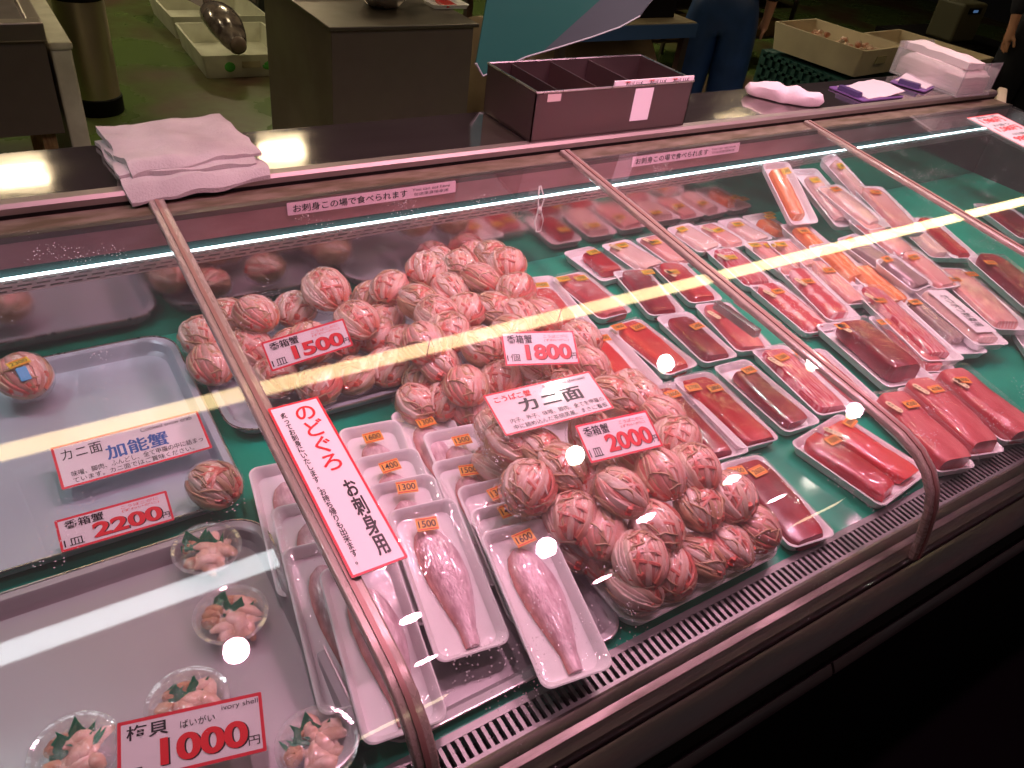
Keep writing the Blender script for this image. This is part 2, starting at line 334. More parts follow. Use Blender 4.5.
# glass and bars
def gz(y): return .277+(y-1.537)*.0905
def gprof(y0=1.500):
    pts=[(y0,gz(y0)),(1.25,gz(1.25)),(1.0,gz(1.0)),(.75,gz(.75)),(.52,gz(.52)),(.470,gz(.47)-.001),(.432,.167),(.402,.147),(.380,.120),(.366,.085),(.356,.04),(.347,-.02)]
    return pts
def offs(pts,d):
    o=[]
    for i,(y,z) in enumerate(pts):
        a=pts[max(i-1,0)];c=pts[min(i+1,len(pts)-1)]; ty,tz=c[0]-a[0],c[1]-a[1]; L=math.hypot(ty,tz); o.append((y+tz/L*-d*-1*-1,z-ty/L*d*1) if False else (y+(tz/L)*d,z-(ty/L)*d))
    return o
def gstrip(x0,x1,d0,d1,y0=1.500): a=offs(gprof(y0),d0); c=offs(gprof(y0),d1); return MB().prof(x0,x1,a+c[::-1])
for xa,xb in ((X0,.234),(.256,1.219),(1.241,2.159),(2.181,X1-.013)):
    gstrip(xa,xb,-.002,.002).build('glass_pane',GLASS,case)
for xc in (.245,1.23,2.17):
    br=gstrip(xc-.0150,xc+.0150,-.007,.006,1.546).build('joint_bar',BAR,case,bevel=.003)
    gstrip(xc-.0035,xc+.0035,.006,.0085,1.54).build('joint_gasket',mat('bar_groove',(.30,.16,.14),.4,.3),br)
for (px,py) in ((774,336),(690,349)): pass
for x,y in ((1.20,.80),(1.262,.80)):
    MB().box(x-.008,x+.008,y,y+.12,gz(y+.07)-.034,gz(y+.07)-.016).build('clamp_bracket',STB,case,smooth=False,bevel=.001)
# ---------------------------------------------------------------- steel bats
def bat(name,label,x0,x1,y0,y1,h=.03,m=TRAYM,rim=.012,r=.045,z=0,cat='tray',rot=0):
    w,l=x1-x0,y1-y0; t=thing(name,label,cat,Matrix.Translation(((x0+x1)/2,(y0+y1)/2,z))@Matrix.Rotation(rot,4,'Z'))
    lp=[rr(w-2*rim-.02,l-2*rim-.02,r,.001),rr(w-2*rim-.004,l-2*rim-.004,r,.006),rr(w-2*rim,l-2*rim,r,h-.003),rr(w-.002,l-.002,r+.01,h-.003),rr(w,l,r+.01,h-.001),rr(w-.003,l-.003,r+.01,h+.001),
        rr(w-2*rim-.002,l-2*rim-.002,r,h+.0005),rr(w-2*rim-.008,l-2*rim-.008,r,h-.003),rr(w-2*rim-.012,l-2*rim-.012,r,.010),rr(w-2*rim-.024,l-2*rim-.024,r,.003)]
    b=MB(); b.loft(lp); b.build('tray_body',m,t)
    b=MB(); n=24
    b.tube([(p.x,p.y,h+.0005) for p in rr(w-.001,l-.001,r+.01,0,6)]+[(rr(w-.001,l-.001,r+.01,0,6)[0].x,rr(w-.001,l-.001,r+.01,0,6)[0].y,h+.0005)],.0022,6); b.build('rolled_rim',STB if m is not TRAYP else TRAYP,t); return t
bat('steel_tray','wide blue-grey steel tray at far left, holding the 2200 yen sign',-.30,.218,.946,1.462,h=.03)
bat('steel_tray','grey steel tray at lower left holding clear cups of whelk',-.26,.220,.458,.907,h=.03,m=TRAYG)
bat('steel_tray','steel tray of crab bundles behind the 1500 yen sign',.237,.613,1.10,1.450,h=.028)
bat('steel_tray','steel tray heaped with crab bundles behind the 1800 yen sign',.637,.985,.970,1.488,h=.028)
bat('steel_tray','steel tray under the foam trays of rosy fish fillets',.236,.634,.456,.92,h=.014,m=TRAYG,r=.03)
bat('plastic_tray','white shallow tray heaped with crab bundles below the 2000 yen sign',.628,.972,.448,.928,h=.026,m=TRAYP,r=.03,rim=.006)
# ---------------------------------------------------------------- crab bundles (meat packed in the shell and wrapped)
def crab_proto(k):
    Q=random.Random(40+k); t=thing('crab_bundle','x','crab')
    a,bb,c=.044,.046,.036
    b=MB(); lp=[]
    for th,s in ((-75,1),(-55,1),(-35,1),(-12,1),(6,1.0),(14,.97),(10,.92),(-10,.90)):
        r_=math.cos(math.radians(th)); z=math.sin(math.radians(th))
        lp.append([Vector((a*1.02*s*r_*math.cos(u)*(1+.03*math.sin(5*u+k)),bb*1.02*s*r_*math.sin(u),c*.85*z)) for u in [2*PI*i/20 for i in range(20)]])
    b.loft(lp); b.build('shell',SHELL,t)
    MB().ell((0,0,-.004),(a*.86,bb*.86,c*.78),14,8,wob=.15,seed=k).build('innards',MISO,t)
    b=MB(); n=19
    pal=[(.90,.62,.56),(.88,.50,.45),(.84,.38,.34),(.92,.74,.66),(.78,.22,.18),(.66,.44,.28),(.86,.58,.50),(.86,.66,.54)]
    for i in range(n):
        lam=math.radians(-80+160*i/(n-1)+Q.uniform(-4,4)); lift=Q.uniform(.93,1.12); cc=Q.choice(pal); c2=Q.choice([(.80,.09,.04),(.86,.20,.10),(.92,.62,.55),(.55,.30,.16)])
        be0=Q.uniform(-80,-58); be1=Q.uniform(52,82); pts=[];rad=[];cols=[];ups=[]
        for j in range(10):
            u=j/9; be=math.radians(be0+(be1-be0)*u); w=lam*(.55+.45*math.cos(be)) if k%2 else lam
            p=Vector((a*.96*math.sin(w)*math.cos(be),bb*.97*math.sin(be),c*.96*math.cos(w)*math.cos(be)))*lift
            pts.append(p+Vector((Q.uniform(-1,1),0,Q.uniform(-1,1)))*.0008); ups.append(p.normalized())
            rad.append((.0060 if k!=2 else .0052)*(.5+.5*math.cos(be))*(1-.35*abs(math.sin(6*u+i))*.6)+.0012)
            f=max(0,1-u*3.2); g=Q.uniform(.88,1.0); cols.append(tuple((cc[q]*(1-f*.8)+c2[q]*f*.8)*g for q in range(3)))
        b.tube(pts,rad,7,cols=cols,flat=.6,up=ups)
    for i in range(6):      # looser strips lying across
        a0=Q.uniform(0,2*PI); ln=Q.uniform(.5,.9); pts=[];ups=[]; ax=Vector((math.cos(a0),math.sin(a0),0)); off=Q.uniform(-.4,.4); sd=ax.cross(Vector((0,0,1)))
        for j in range(6):
            th=(j/5-.5)*ln*2; d=(ax*math.sin(th)+Vector((0,0,1))*math.cos(th)+sd*off).normalized(); pts.append(Vector((d.x*a,d.y*bb,d.z*c))*1.07); ups.append(d)
        cc=Q.choice(pal); b.tube(pts,[.0015,.0032,.0038,.0038,.003,.0012],6,col=cc,flat=.7,up=ups)
    b.build('leg_meat',LEG,t)
    b=MB()
    for i in range(7):
        u=math.radians(Q.uniform(-150,-30)); v=math.radians(Q.uniform(8,38))
        b.ell((a*.92*math.cos(u)*math.cos(v),bb*.92*math.sin(u)*math.cos(v),c*.95*math.sin(v)),(Q.uniform(.008,.013),Q.uniform(.006,.010),Q.uniform(.006,.010)),8,6,wob=.5,seed=i)
    b.build('roe',CROE,t)
    b=MB()
    for i in range(9):     # thin folded walking legs around the rim
        u0=Q.uniform(0,2*PI); pts=[]; r0=Q.uniform(1.04,1.10); dz=Q.uniform(-.2,.88)
        for j in range(8):
            u=u0+j/7*Q.uniform(1.2,1.9); zz=dz+.25*math.sin(j/7*PI); rr_=math.sqrt(max(0,1-zz*zz*.8)); pts.append((a*r0*rr_*math.cos(u),bb*r0*rr_*math.sin(u),c*zz*1.05))
        b.tube(pts,[.0008,.0017,.0020,.0019,.0018,.0016,.0012,.0006],6)
    b.build('thin_legs',THIN,t)
    b=MB(); b.ell((0,0,.001),(a*1.12,bb*1.12,c*1.14),26,16,wob=.09,seed=k*3+1); b.build('film_wrap',WRAP,t)
    return t
protos=[crab_proto(k) for k in range(5)]; used=[False]*5; cnt=0
ORD=['first','second','third','fourth','fifth','sixth','seventh','eighth','ninth','tenth']
def put_crab(px,py,z,label,group,s=1.0,tilt=.25,rz=None,kk=None):
    global cnt
    k=cnt%5 if kk is None else kk; cnt+=1
    o=protos[k] if not used[k] else copy_tree(protos[k]); used[k]=True
    p=at(px,py,z); o.location=p; o.rotation_euler=(R.uniform(0,tilt)+.15,R.uniform(-tilt,tilt),R.uniform(-.9,.7) if rz is None else rz); o.scale=(s,s,s*R.uniform(.92,1.05))
    tag(o,label,'crab',group); return o
def rows(trayname,spec,group,s=.96):
    for rname,z,pts in spec:
        for i,(px,py) in enumerate(pts):
            put_crab(px,py,z,f'film-wrapped crab bundle, {trayname}, {rname}, {ORD[i]} from the left',group,s)
rows('left rear tray',[
 ('nearest row',.048,[(276,378),(320,386),(354,377),(387,369)]),
 ('middle row',.052,[(211,366),(250,349),(292,350),(340,342),(375,336)]),
 ('second middle row',.10,[(310,345),(357,322)]),
 ('back row',.058,[(202,338),(230,318),(295,311)]),
 ('raised on the others',.10,[(256,316)]),
],'crab bundles in the 1500 yen tray')
put_crab(326,291,.115,'tan film-wrapped crab bundle perched highest at the back of the 1500 yen tray','crab bundles in the 1500 yen tray',1.05)
put_crab(417,406,.045,'single crab bundle lying between the fish trays and the 1800 yen crab heap',None,.95)
rows('rear heap',[
 ('rearmost row',.06,[(372,300),(440,262),(474,257)]),
 ('second rearmost row',.10,[(391,290),(461,268),(492,258)]),
 ('upper row',.13,[(426,271),(480,281),(507,266),(516,292)]),
 ('third rearmost row',.115,[(418,304),(450,292),(541,318)]),
 ('left edge row',.05,[(384,322),(402,345),(425,381),(446,402),(470,408)]),
 ('middle row',.125,[(437,317),(466,313),(495,311),(520,318)]),
 ('lower middle row',.125,[(424,345),(449,334),(482,349),(512,336)]),
 ('near row',.09,[(440,366),(466,388),(500,380),(530,370),(556,352),(580,341),(588,368)]),
],'crab bundles in the 1800 yen heap')
rows('near heap',[
 ('nearest row',.052,[(634,586),(668,572),(698,559),(727,546),(752,530)]),
 ('left edge row',.05,[(497,468),(517,497),(545,528),(574,548),(604,556)]),
 ('second row',.10,[(572,519),(655,529),(697,508),(729,498)]),
 ('inner near row',.09,[(600,535),(640,560)]),
 ('third row',.135,[(528,488),(562,470),(620,494),(660,476),(693,470)]),
 ('fourth row',.12,[(508,448),(538,452),(592,478),(640,462)]),
 ('back row',.10,[(500,430),(590,436),(610,398),(640,400),(662,418),(676,440)]),
 ('rearmost row',.06,[(560,392),(596,385),(630,390)]),
],'crab bundles in the 2000 yen heap')
# two crab shells in the left tray
o=put_crab(24,378,.055,'pale wrapped crab shell with a blue tag and yellow price label in the left tray',None,1.0,.1,.3); 
def sticker(parent,x,y,z,text,rot=0,w=.030,h=.020,m=None,oval=False,name='price_sticker'):
    t=MB(); 
    if oval: t.loft([rr(.040,.014,.007,0),rr(.040,.014,.007,.0006)])
    else: t.loft([rr(w,h,.001,0),rr(w,h,.001,.0006)])
    s=t.build(name,m or STK,parent,smooth=False); s.matrix_local=Matrix.Translation((x,y,z))@Matrix.Rotation(rot,4,'Z')
    if oval: fit(s,text,0,0,.033,.009,INK,.0,.0009)
    else:
        b=MB(); b.box(-w*.46,w*.46,h*.36,h*.42,.0006,.0010); b.box(-w*.46,w*.46,-h*.42,-h*.36,.0006,.0010); b.build('printed_lines',INKR,s,smooth=False)
        fit(s,text,0,0,w*.80,h*.52,INK,.012,.0011)
    return s
sticker(o,-.008,-.004,.043,'2300',.1,.036,.016,STKY)
b=MB(); b.loft([rr(.018,.026,.002,0),rr(.016,.024,.002,.0008)]); bt=b.build('blue_tag',mat('tag_blue',(.05,.40,.75),.4),o,smooth=False); bt.matrix_local=Matrix.Translation((-.010,-.026,.036))@Matrix.Rotation(.5,4,'X')
o=put_crab(215,487,.050,'open crab shell of pink leg meat near the right rim of the left tray',None,.92,.1,.5,2)
# ---------------------------------------------------------------- foam packs
def tray_mesh(w,l,h=.022,r=.016):
    b=MB(); t=.004
    lp=[rr(w-.022,l-.022,r,0),rr(w-.016,l-.016,r,.001),rr(w-.004,l-.004,r,h-.003),rr(w,l,r,h-.001),rr(w,l,r,h),rr(w-.004,l-.004,r,h+.0008),rr(w-.010,l-.010,r,h-.001),rr(w-.024,l-.024,r,.006),rr(w-.030,l-.030,r,.005)]
    b.loft(lp); return b.mesh('foam_tray',FOAM)
_tm={}
def saku(w,l,h,seed,taper=.0,skew=.0,n=16):
    """block of fish: rounded irregular bar"""
    b=MB(); lp=[]; Q=random.Random(seed); ph=Q.uniform(0,6); m=18
    for i in range(n+1):
        u=i/n; y=(u-.5)*l; e=min(u,1-u)*n
        k=1 if e>=1.5 else (.80 if e<.5 else .95)
        ww=w*k*(1-taper*abs(u-.5)*1.2 if taper>=0 else 1+taper*u)*(1+.05*math.sin(4*u+ph)); hh=h*(k*.35+.65)*(1+.08*math.sin(5*u+ph*2))
        cx=skew*(u-.5)*w+.02*w*math.sin(6*u+ph); lp_=[]
        for j in range(m):
            a=2*PI*j/m; ca,sa=math.cos(a),math.sin(a); px_=math.copysign(abs(ca)**.38,ca)*ww/2; pz=math.copysign(abs(sa)**.5,sa)*hh/2+h/2
            nz=noise.noise(Vector((px_*60,y*45,seed)))*.0018
            lp_.append(Vector((cx+px_,y+.004*math.cos(a+ph) if e<1 else y,max(.0,pz+nz))))
        lp.append(lp_)
    return b.loft(lp)
def fillet(w,l,h,seed):
    """tapered fish fillet, wide head end at +y, pointed tail at -y; silvery skin, red back edge"""
    b=MB(); n=22;m=18;vs=[];prof=[(0,.25),(.05,.62),(.14,.86),(.28,1.0),(.45,.98),(.6,.82),(.75,.60),(.87,.40),(.95,.38),(1,.34)]
    def pr(u):
        for (a,x),(c,y) in zip(prof,prof[1:]):
            if u<=c: return x+(y-x)*(u-a)/(c-a)
        return .34
    lp=[];cols=[]
    for i in range(n+1):
        u=i/n; y=l/2-u*l; ww=w*pr(u); cx=.10*w*math.sin(u*3.0)-.06*w+.12*w*u
        q=[]
        for j in range(m):
            a=2*PI*j/m; x=math.cos(a)*ww/2; z=max(0,math.sin(a))*h*(.35+.65*pr(u)); q.append(Vector((cx+x,y,z+.0005)))
            e=-math.cos(a); e=max(0,e)**3; s=(1-e); cols.append((.98*s+.80*e,.80*s+.30*e,.86*s+.22*e))
        lp.append(q)
    b.loft(lp); b.c=cols[:len(b.v)]; return b
def film_mesh(w,l,rim,hf,fw,fl,fx,seed):
    b=MB(); nx,ny=12,22; vs=[];fs=[]
    for j in range(ny+1):
        for i in range(nx+1):
            u=(i/nx-.5)*2; v=(j/ny-.5)*2; cu=math.copysign(1-(1-abs(u))**1.6,u); cv=math.copysign(1-(1-abs(v))**1.6,v)
            x=cu*(w/2+.0012); y=cv*(l/2+.0012)
            d=max(abs(cu)-.90,0)/.1; e=max(abs(cv)-.93,0)/.07; k=min(1,max(d,e))
            # keep rounded corners
            if d>0 and e>0: x*=1-.03*min(d,e); y*=1-.015*min(d,e)
            f=max(0,1-max(0,(abs(x-fx)-fw/2)/.022))*max(0,1-max(0,(abs(y)-fl/2)/.03)); f=f*f*(3-2*f)
            z=rim+.0016+max(0,hf-rim+.0012)*f - k*k*.010
            z+=noise.noise(Vector((x*55,y*40,seed)))*.0009*(1-k)
            vs.append(Vector((x,y,z)))
    for j in range(ny):
        for i in range(nx): a=j*(nx+1)+i; fs.append((a,a+1,a+nx+2,a+nx+1))
    return b.add(vs,fs)
SZ={}
pid=0
def pack(T,B,zT,zB,w,fish,label,stk=(),fw=.62,fl=.80,hf=.026,fx=0,name='foam_pack',L=None,hide_film=False,group=None,taper=.0,fish2=None,rim=.022,cat='seafood pack'):
    """T, B: where the two short ends of the tray stand in the photograph; zT, zB their heights"""
    global pid; pid+=1
    a=at(*T,zT)
    if a.y>1.483: zT=1-(1-zT)*1.483/a.y; a=at(*T,zT)
    c=(a+Vector(B)) if len(B)==3 else at(*B,zB); v=a-c; mid=(a+c)/2
    if L:
        mid=c+v.normalized()*L/2 if hide_film=='front' else mid; v=v.normalized()*L
    l=v.length; vn=v.normalized(); u=vn.cross(Vector((0,0,1))).normalized(); fr=frame(mid,u,vn); n=fr.to_3x3()@Vector((0,0,1)); fr.translation=mid-n*rim
    t=thing(name,label,cat,fr,group)
    key=(round(w,3),round(l,2))
    if key not in _tm: _tm[key]=tray_mesh(key[0],key[1],rim)
    inst('foam_tray',_tm[key],t)
    W,Ln=key; W-=.002
    fl_=Ln*fl; fw_=W*fw
    if fish=='rosy':
        fillet(fw_,fl_,.016,pid).build('fish_fillet',FISHM,t).location=(fx*W,-.01,.006); hh=.020
    elif fish is not None:
        items=[(fish,fx)]+([(fish2,None)] if fish2 else [])
        if fish2:
            for q,(mm,xx) in enumerate(((fish,-W*.22),(fish2,W*.22))):
                saku(W*.36,fl_,hf,pid*7+q,taper).build('fish_block',mm,t).location=(xx,0,.005)
        else: saku(fw_,fl_,hf,pid*7,taper,skew=R.uniform(-.15,.15)).build('fish_block',fish,t).location=(fx*W,R.uniform(-.01,.004),.005)
        hh=hf+.006
    else: hh=rim
    film_mesh(W,Ln,rim,hh,fw_ if not fish2 else W*.8,fl_,fx*W,pid).build('cling_film',FILM,t)
    inv=fr.inverted(); cam_o=inv@Vector((0,0,1))
    for s in stk:
        px,py,txt=s[:3]; oval=len(s)>3 and s[3]=='o'; m=STKP if oval else (STKY if (len(s)>3 and s[3]=='y') else STK)
        d=inv.to_3x3()@ray(px,py); zz=max(rim,hh)+.0032; tt=(zz-cam_o.z)/d.z; q=cam_o+d*tt
        x=max(-W/2+.014,min(W/2-.014,q.x)); y=max(-Ln/2+.012,min(Ln/2-.012,q.y))
        sticker(t,x,y,zz,txt,(1.2+R.uniform(-.2,.2) if False else -PI/2+.35) if oval else R.uniform(-.12,.22),m=m,oval=oval,name='quality_sticker' if oval else 'price_sticker',w=.034,h=.023)
    return t
def lab(s): return 'white foam pack of '+s
# rosy fish fillets, left column / middle column / right column (shingled, nearest on top)
G='rosy fish fillets in foam trays'
_order={'left':[.060,.070,.082,.096],'middle':[.062,.072,.084,.098],'right':[.050,.058,.067,.077,.088,.101]}; _k=[0]
def zB_(lb):
    k=_k[0]; _k[0]+=1
    return (_order['left']+_order['middle']+_order['right'])[k]
for (T,B,zT,zB,lb,stk) in [
 ((282,462),(330,590),.045,.028,'rosy fish, farthest back of the left stack',()),
 ((306,500),(345,640),.050,.032,'rosy fish, second from back in the left stack',()),
 ((318,540),(372,690),.052,.034,'rosy fish, half behind the glass joint bar',()),
 ((356,560),(412,690),.062,.040,'rosy fish just below the vertical banner',()),
 ((368,424),(415,550),.058,.036,'rosy fish, 1600 label, farthest back of middle stack',((373,437,'1600'),)),
 ((385,452),(428,575),.066,.044,'rosy fish, 1400 label, in the middle stack',((390,466,'1400'),)),
 ((400,478),(440,600),.074,.050,'rosy fish, 1300 label, in the middle stack',((407,487,'1300'),)),
 ((420,503),(472,648),.080,.040,'rosy fish, whole silvery fillet, 1500 label, nearest of middle stack',((427,524,'1500'),)),
 ((418,408),(456,530),.050,.030,'rosy fish, 1300 label, farthest back of right stack',((426,422,'1300'),)),
 ((450,428),(490,550),.060,.038,'rosy fish, 1500 label, second from back, right stack',((462,440,'1500'),)),
 ((460,456),(502,585),.066,.042,'rosy fish, 1500 label, third from back, right stack',((469,470,'1500'),)),
 ((486,480),(530,615),.072,.044,'rosy fish, 1300 label, amid the right stack',((498,492,'1300'),)),
 ((500,502),(556,640),.080,.048,'rosy fish, 1400 label, second nearest of right stack',((509,510,'1400'),)),
 ((512,524),(574,665),.088,.046,'rosy fish, whole silvery fillet, 1600 label, nearest of right stack',((524,538,'1600'),)),
]:
    zT=zB_(lb); pack(T,(-.035,-.245,-(zT-max(.026,zT-.052))),zT,0,.112,'rosy',lab(lb),stk,fw=.60,fl=.80,group=G,name='fish_pack',rim=.024)
# tuna lanes right of the crab heaps; every one stands on the green deck
H=.024; W1=.104
def tp(T,B,fish,lb,stk=(),z=H,**k): return pack(T,B,z if not isinstance(z,tuple) else z[0],z if not isinstance(z,tuple) else z[1],k.pop('w',W1),fish,lab(lb),stk,**k)
tp((738,458),(816,543),TUNAD,'dark tuna beside the crab heap, nearest the grille',((725,474,'2600'),(758,471,'2600')),fw=.78,fl=.88)
tp((662,384),(731,457),TUNAD,'dark narrow tuna touching the near crab heap, one label',((673,394,'2600'),),fw=.5,fl=.86,fx=-.12)
tp((592,330),(646,389),TUNAB,'bright red tuna right of the 1800 yen sign',((603,338,'2500'),),fw=.5,fl=.85,fx=-.2)
tp((534,277),(580,333),TUNAB,'short red tuna beside the rear crab heap',((542,285,'1000','y'),),fw=.62,fl=.5,fx=-.1)
tp((690,374),(762,445),TUNA,'long red tuna, two labels, right of narrow dark tuna',((690,388,'2700'),(715,388,'2800')),fw=.74,fl=.88)
tp((622,322),(684,371),TUNAB,'bright red tuna bar with two labels, mid rows',((615,328,'1800'),(638,327,'2000')),fw=.66,fl=.88)
tp((566,274),(618,316),TUNAP,'pinkish tuna, two yellow labels, near rear crab heap',((558,280,'1500','y'),(581,278,'2700','y')),fw=.72,fl=.9)
tp((730,363),(804,427),TUNAD,'maroon tuna with one label left of lamp sparkle',((749,370,'2900'),),fw=.62,fl=.76)
tp((672,314),(722,360),TUNAD,'deep red tuna in the third lane, behind the maroon block',((697,326,'2400'),),fw=.64,fl=.8)
tp((629,270),(668,314),TUNAD,'dark red tuna crossed by the warm light streak',((648,272,'2200','y'),),fw=.74,fl=.88)
tp((577,249),(617,278),TUNA,'short red tuna right of the empty green gap',((593,252,'1200','y'),),fw=.6,fl=.6,fx=.15)
tp((768,347),(838,412),TUNAM,'marbled tuna left of the second glass joint bar',((762,364,'本まぐろ','o'),(782,357,'3200')),fw=.7,fl=.86)
tp((711,303),(756,350),TUNAP,'pink tuna with cream label beside the small bracket',((701,316,'本まぐろ','o'),(727,314,'2600')),fw=.72,fl=.88)
tp((667,263),(708,302),TUNA,'red tuna in front of the small green gap',((652,275,'本まぐろ','o'),(673,272,'2600','y')),fw=.66,fl=.88)
tp((614,242),(652,268),PALE,'pale pink fish, two labels, beside short red tuna',((607,249,'1200','o'),(622,245,'1300','y')),fw=.78,fl=.86)
tp((647,236),(688,264),PINKF,'pink bream left of the joint bar, rear row',((638,243,'1100','o'),(655,242,'1400','y')),fw=.78,fl=.86)
tp((815,427),(908,489),TUNA,'two dark tuna blocks side by side, front row',((833,432,'本まぐろ','o'),(833,440,'3200'),(850,422,'3000')),w=.185,fw=.5,fl=.84,fish2=TUNAB)
tp((806,350),(868,408),TUNAP,'pink tuna seen through the second glass joint bar',((798,352,'3000'),),fw=.5,fl=.8)
tp((763,283),(822,331),TUNAF,'striped pink tuna belly beside the right bracket',((758,295,'本まぐろ','o'),(778,291,'2900')),fw=.72,fl=.88)
tp((719,248),(763,286),TUNAM,'marbled tuna crossed by warm streak, right of bar',((712,258,'本まぐろ','o'),(731,257,'2700','y')),fw=.74,fl=.86)
tp((792,267),(846,320),TUNAF,'bold red and white striped tuna belly with two labels',((790,282,'本まぐろ','o'),(808,281,'3300')),z=.035,fw=.66,fl=.84)
tp((756,242),(798,274),PINKF,'pink fish under the warm streak beside the marbled tuna',((744,246,'1500','y'),(770,245,'1400','y')),z=.03,fw=.7,fl=.85)
tp((677,225),(712,250),PALE,'pale pink fish, rear row, beneath the second joint bar top',((682,229,'1000','y'),),fw=.74,fl=.84)
tp((704,224),(739,247),PINKF,'pale pink fish, two labels, right of joint bar',((697,231,'900','o'),(718,230,'1300','y')),fw=.6,fl=.84)
tp((728,219),(762,241),PALE,'light fish in the rear row beside orange salmon',((738,224,'980','y'),),fw=.6,fl=.8)
tp((752,214),(792,239),SALM,'short orange salmon piece, right end of the rear row',((770,217,'900','y'),(780,212,'850','y')),fw=.5,fl=.5)
# larger pieces right of the second joint bar
tp((838,322),(912,383),TUNAD,'one thick dark tuna block on a wide tray',((830,330,'本まぐろ','o'),(842,326,'4800')),z=.034,w=.150,fw=.62,fl=.74,hf=.050)
tp((884,316),(940,372),TUNAP,'flat tuna slice right of the thick block',((872,322,'2900'),),z=.03,fw=.7,fl=.84,taper=.5)
tp((866,285),(946,360),TUNAM,'long strongly marbled tuna with dark red end',((856,297,'本まぐろ','o'),(880,300,'3600')),z=.045,w=.115,fw=.5,fl=.86)
tp((902,292),(972,353),GREYF,'grey-skinned fish left of the written paper strip',((915,302,'1800'),),z=.04,fw=.42,fl=.62)
q=tp((926,288),(994,345),PALE,'pale fish under a white strip with black writing',(),z=.052,fw=.6,fl=.8)
b=MB(); b.loft([rr(.062,.20,.003,0),rr(.062,.20,.003,.0008)]); s_=b.build('paper_strip',PAPER,q,smooth=False); s_.location=(0,0,.036)
fit(s_,'ホウボウ刺身用',0,0,.150,.028,INK,.01,.0012,1.0,-PI/2)
tp((946,268),(1016,330),PINKF,'pale pink fish, two labels, right of written strip',((955,279,'1600'),(972,274,'1500')),z=.05,w=.120,fw=.75,fl=.85)
tp((984,258),(1045,310),TUNAD,'dark wine-red block at far right',((985,262,'2600'),),z=.05,w=.120,fw=.7,fl=.85,hf=.04)
tp((1032,330),(1076,392),GREYF,'grey fish cut off by the right edge of the view',(),z=.03,w=.12,fw=.5,fl=.7)
tp((884,399),(957,469),TUNAP,'thick tuna block, left of three at front right',((894,407,'本まぐろ','o'),(911,404,'4200')),w=.105,z=.03,fw=.86,fl=.92,hf=.044)
tp((913,386),(988,454),TUNAP,'thick tuna block, middle of three at front right',((921,389,'本まぐろ','o'),(936,389,'4100')),w=.105,z=.03,fw=.86,fl=.92,hf=.044)
tp((944,372),(1022,440),TUNAP,'thick tuna block, right of three at front right',((951,384,'本まぐろ','o'),(963,380,'4300')),w=.105,z=.03,fw=.86,fl=.92,hf=.044)
# heaped packs at the back right
tp((775,162),(806,224),SALM,'orange salmon propped steeply against the back',((786,171,'1280','y'),),z=(.165,.085),fw=.5,fl=.72,fx=-.12)
tp((804,169),(850,226),PALE,'pale fish propped up beside the steep salmon',((815,180,'1100','y'),),z=(.15,.08),fw=.5,fl=.7)
tp((827,155),(868,200),PALE,'pale fish rearmost beside the third joint bar',((841,166,'1180','y'),),z=(.135,.10),fw=.5,fl=.7)
tp((828,186),(880,228),PALE,'pale pink fish slanting in front of rearmost pack',((836,189,'1080'),),z=(.135,.10),fw=.6,fl=.8)
tp((866,186),(912,232),PINKF,'pink fish lying rightmost on top of the heap',((876,192,'1380'),),z=(.125,.10),w=.115,fw=.66,fl=.8)
tp((860,218),(908,256),PINKF,'smooth pink fish mid heap, crossed by warm streak',((868,218,'1300'),),z=(.10,.075),w=.11,fw=.7,fl=.86)
tp((792,223),(828,254),SALM,'orange salmon in front of the steeply propped pack',((804,231,'980'),),z=(.07,.05),fw=.5,fl=.7)
tp((820,244),(866,284),SALM,'bright orange salmon in the middle of the heap',((836,250,'1180'),),z=(.07,.045),fw=.62,fl=.7)
tp((846,236),(893,270),GREYF,'dark grey-skinned fish right of the bright orange salmon',((851,240,'1280'),),z=(.085,.06),fw=.6,fl=.62)
tp((856,264),(904,306),SALM,'light orange salmon slice in front of the grey-skinned fish',(),z=(.055,.04),fw=.66,fl=.8)
tp((884,257),(925,288),GREYF,'pinkish grey fish under a yellow lamp sparkle',((887,259,'1480'),),z=(.085,.06),fw=.6,fl=.8)
tp((812,258),(860,304),PINKF,'narrow pink fish left of the bright orange salmon',((829,270,'1280'),),z=(.05,.035),fw=.5,fl=.86)
tp((780,240),(812,268),PINKF,'pink fish with crumpled bright film beside the salmon',((781,244,'1180','y'),),z=(.05,.04),fw=.5,fl=.8)
tp((904,250),(950,288),PINKF,'plain pink fish right of the yellow sparkle',((914,257,'1380'),),z=(.08,.06),fw=.62,fl=.86)
tp((922,218),(967,258),TUNA,'narrow maroon strips right of the heap',(),z=(.06,.04),fw=.4,fl=.88)
tp((900,216),(946,258),PALE,'pale fish tray beside the narrow maroon strips',(),z=(.05,.035),fw=.5,fl=.8)
tp((990,204),(1040,240),TUNAD,'dark red fish beyond the third joint bar',(),z=.03,w=.15,fw=.7,fl=.8)
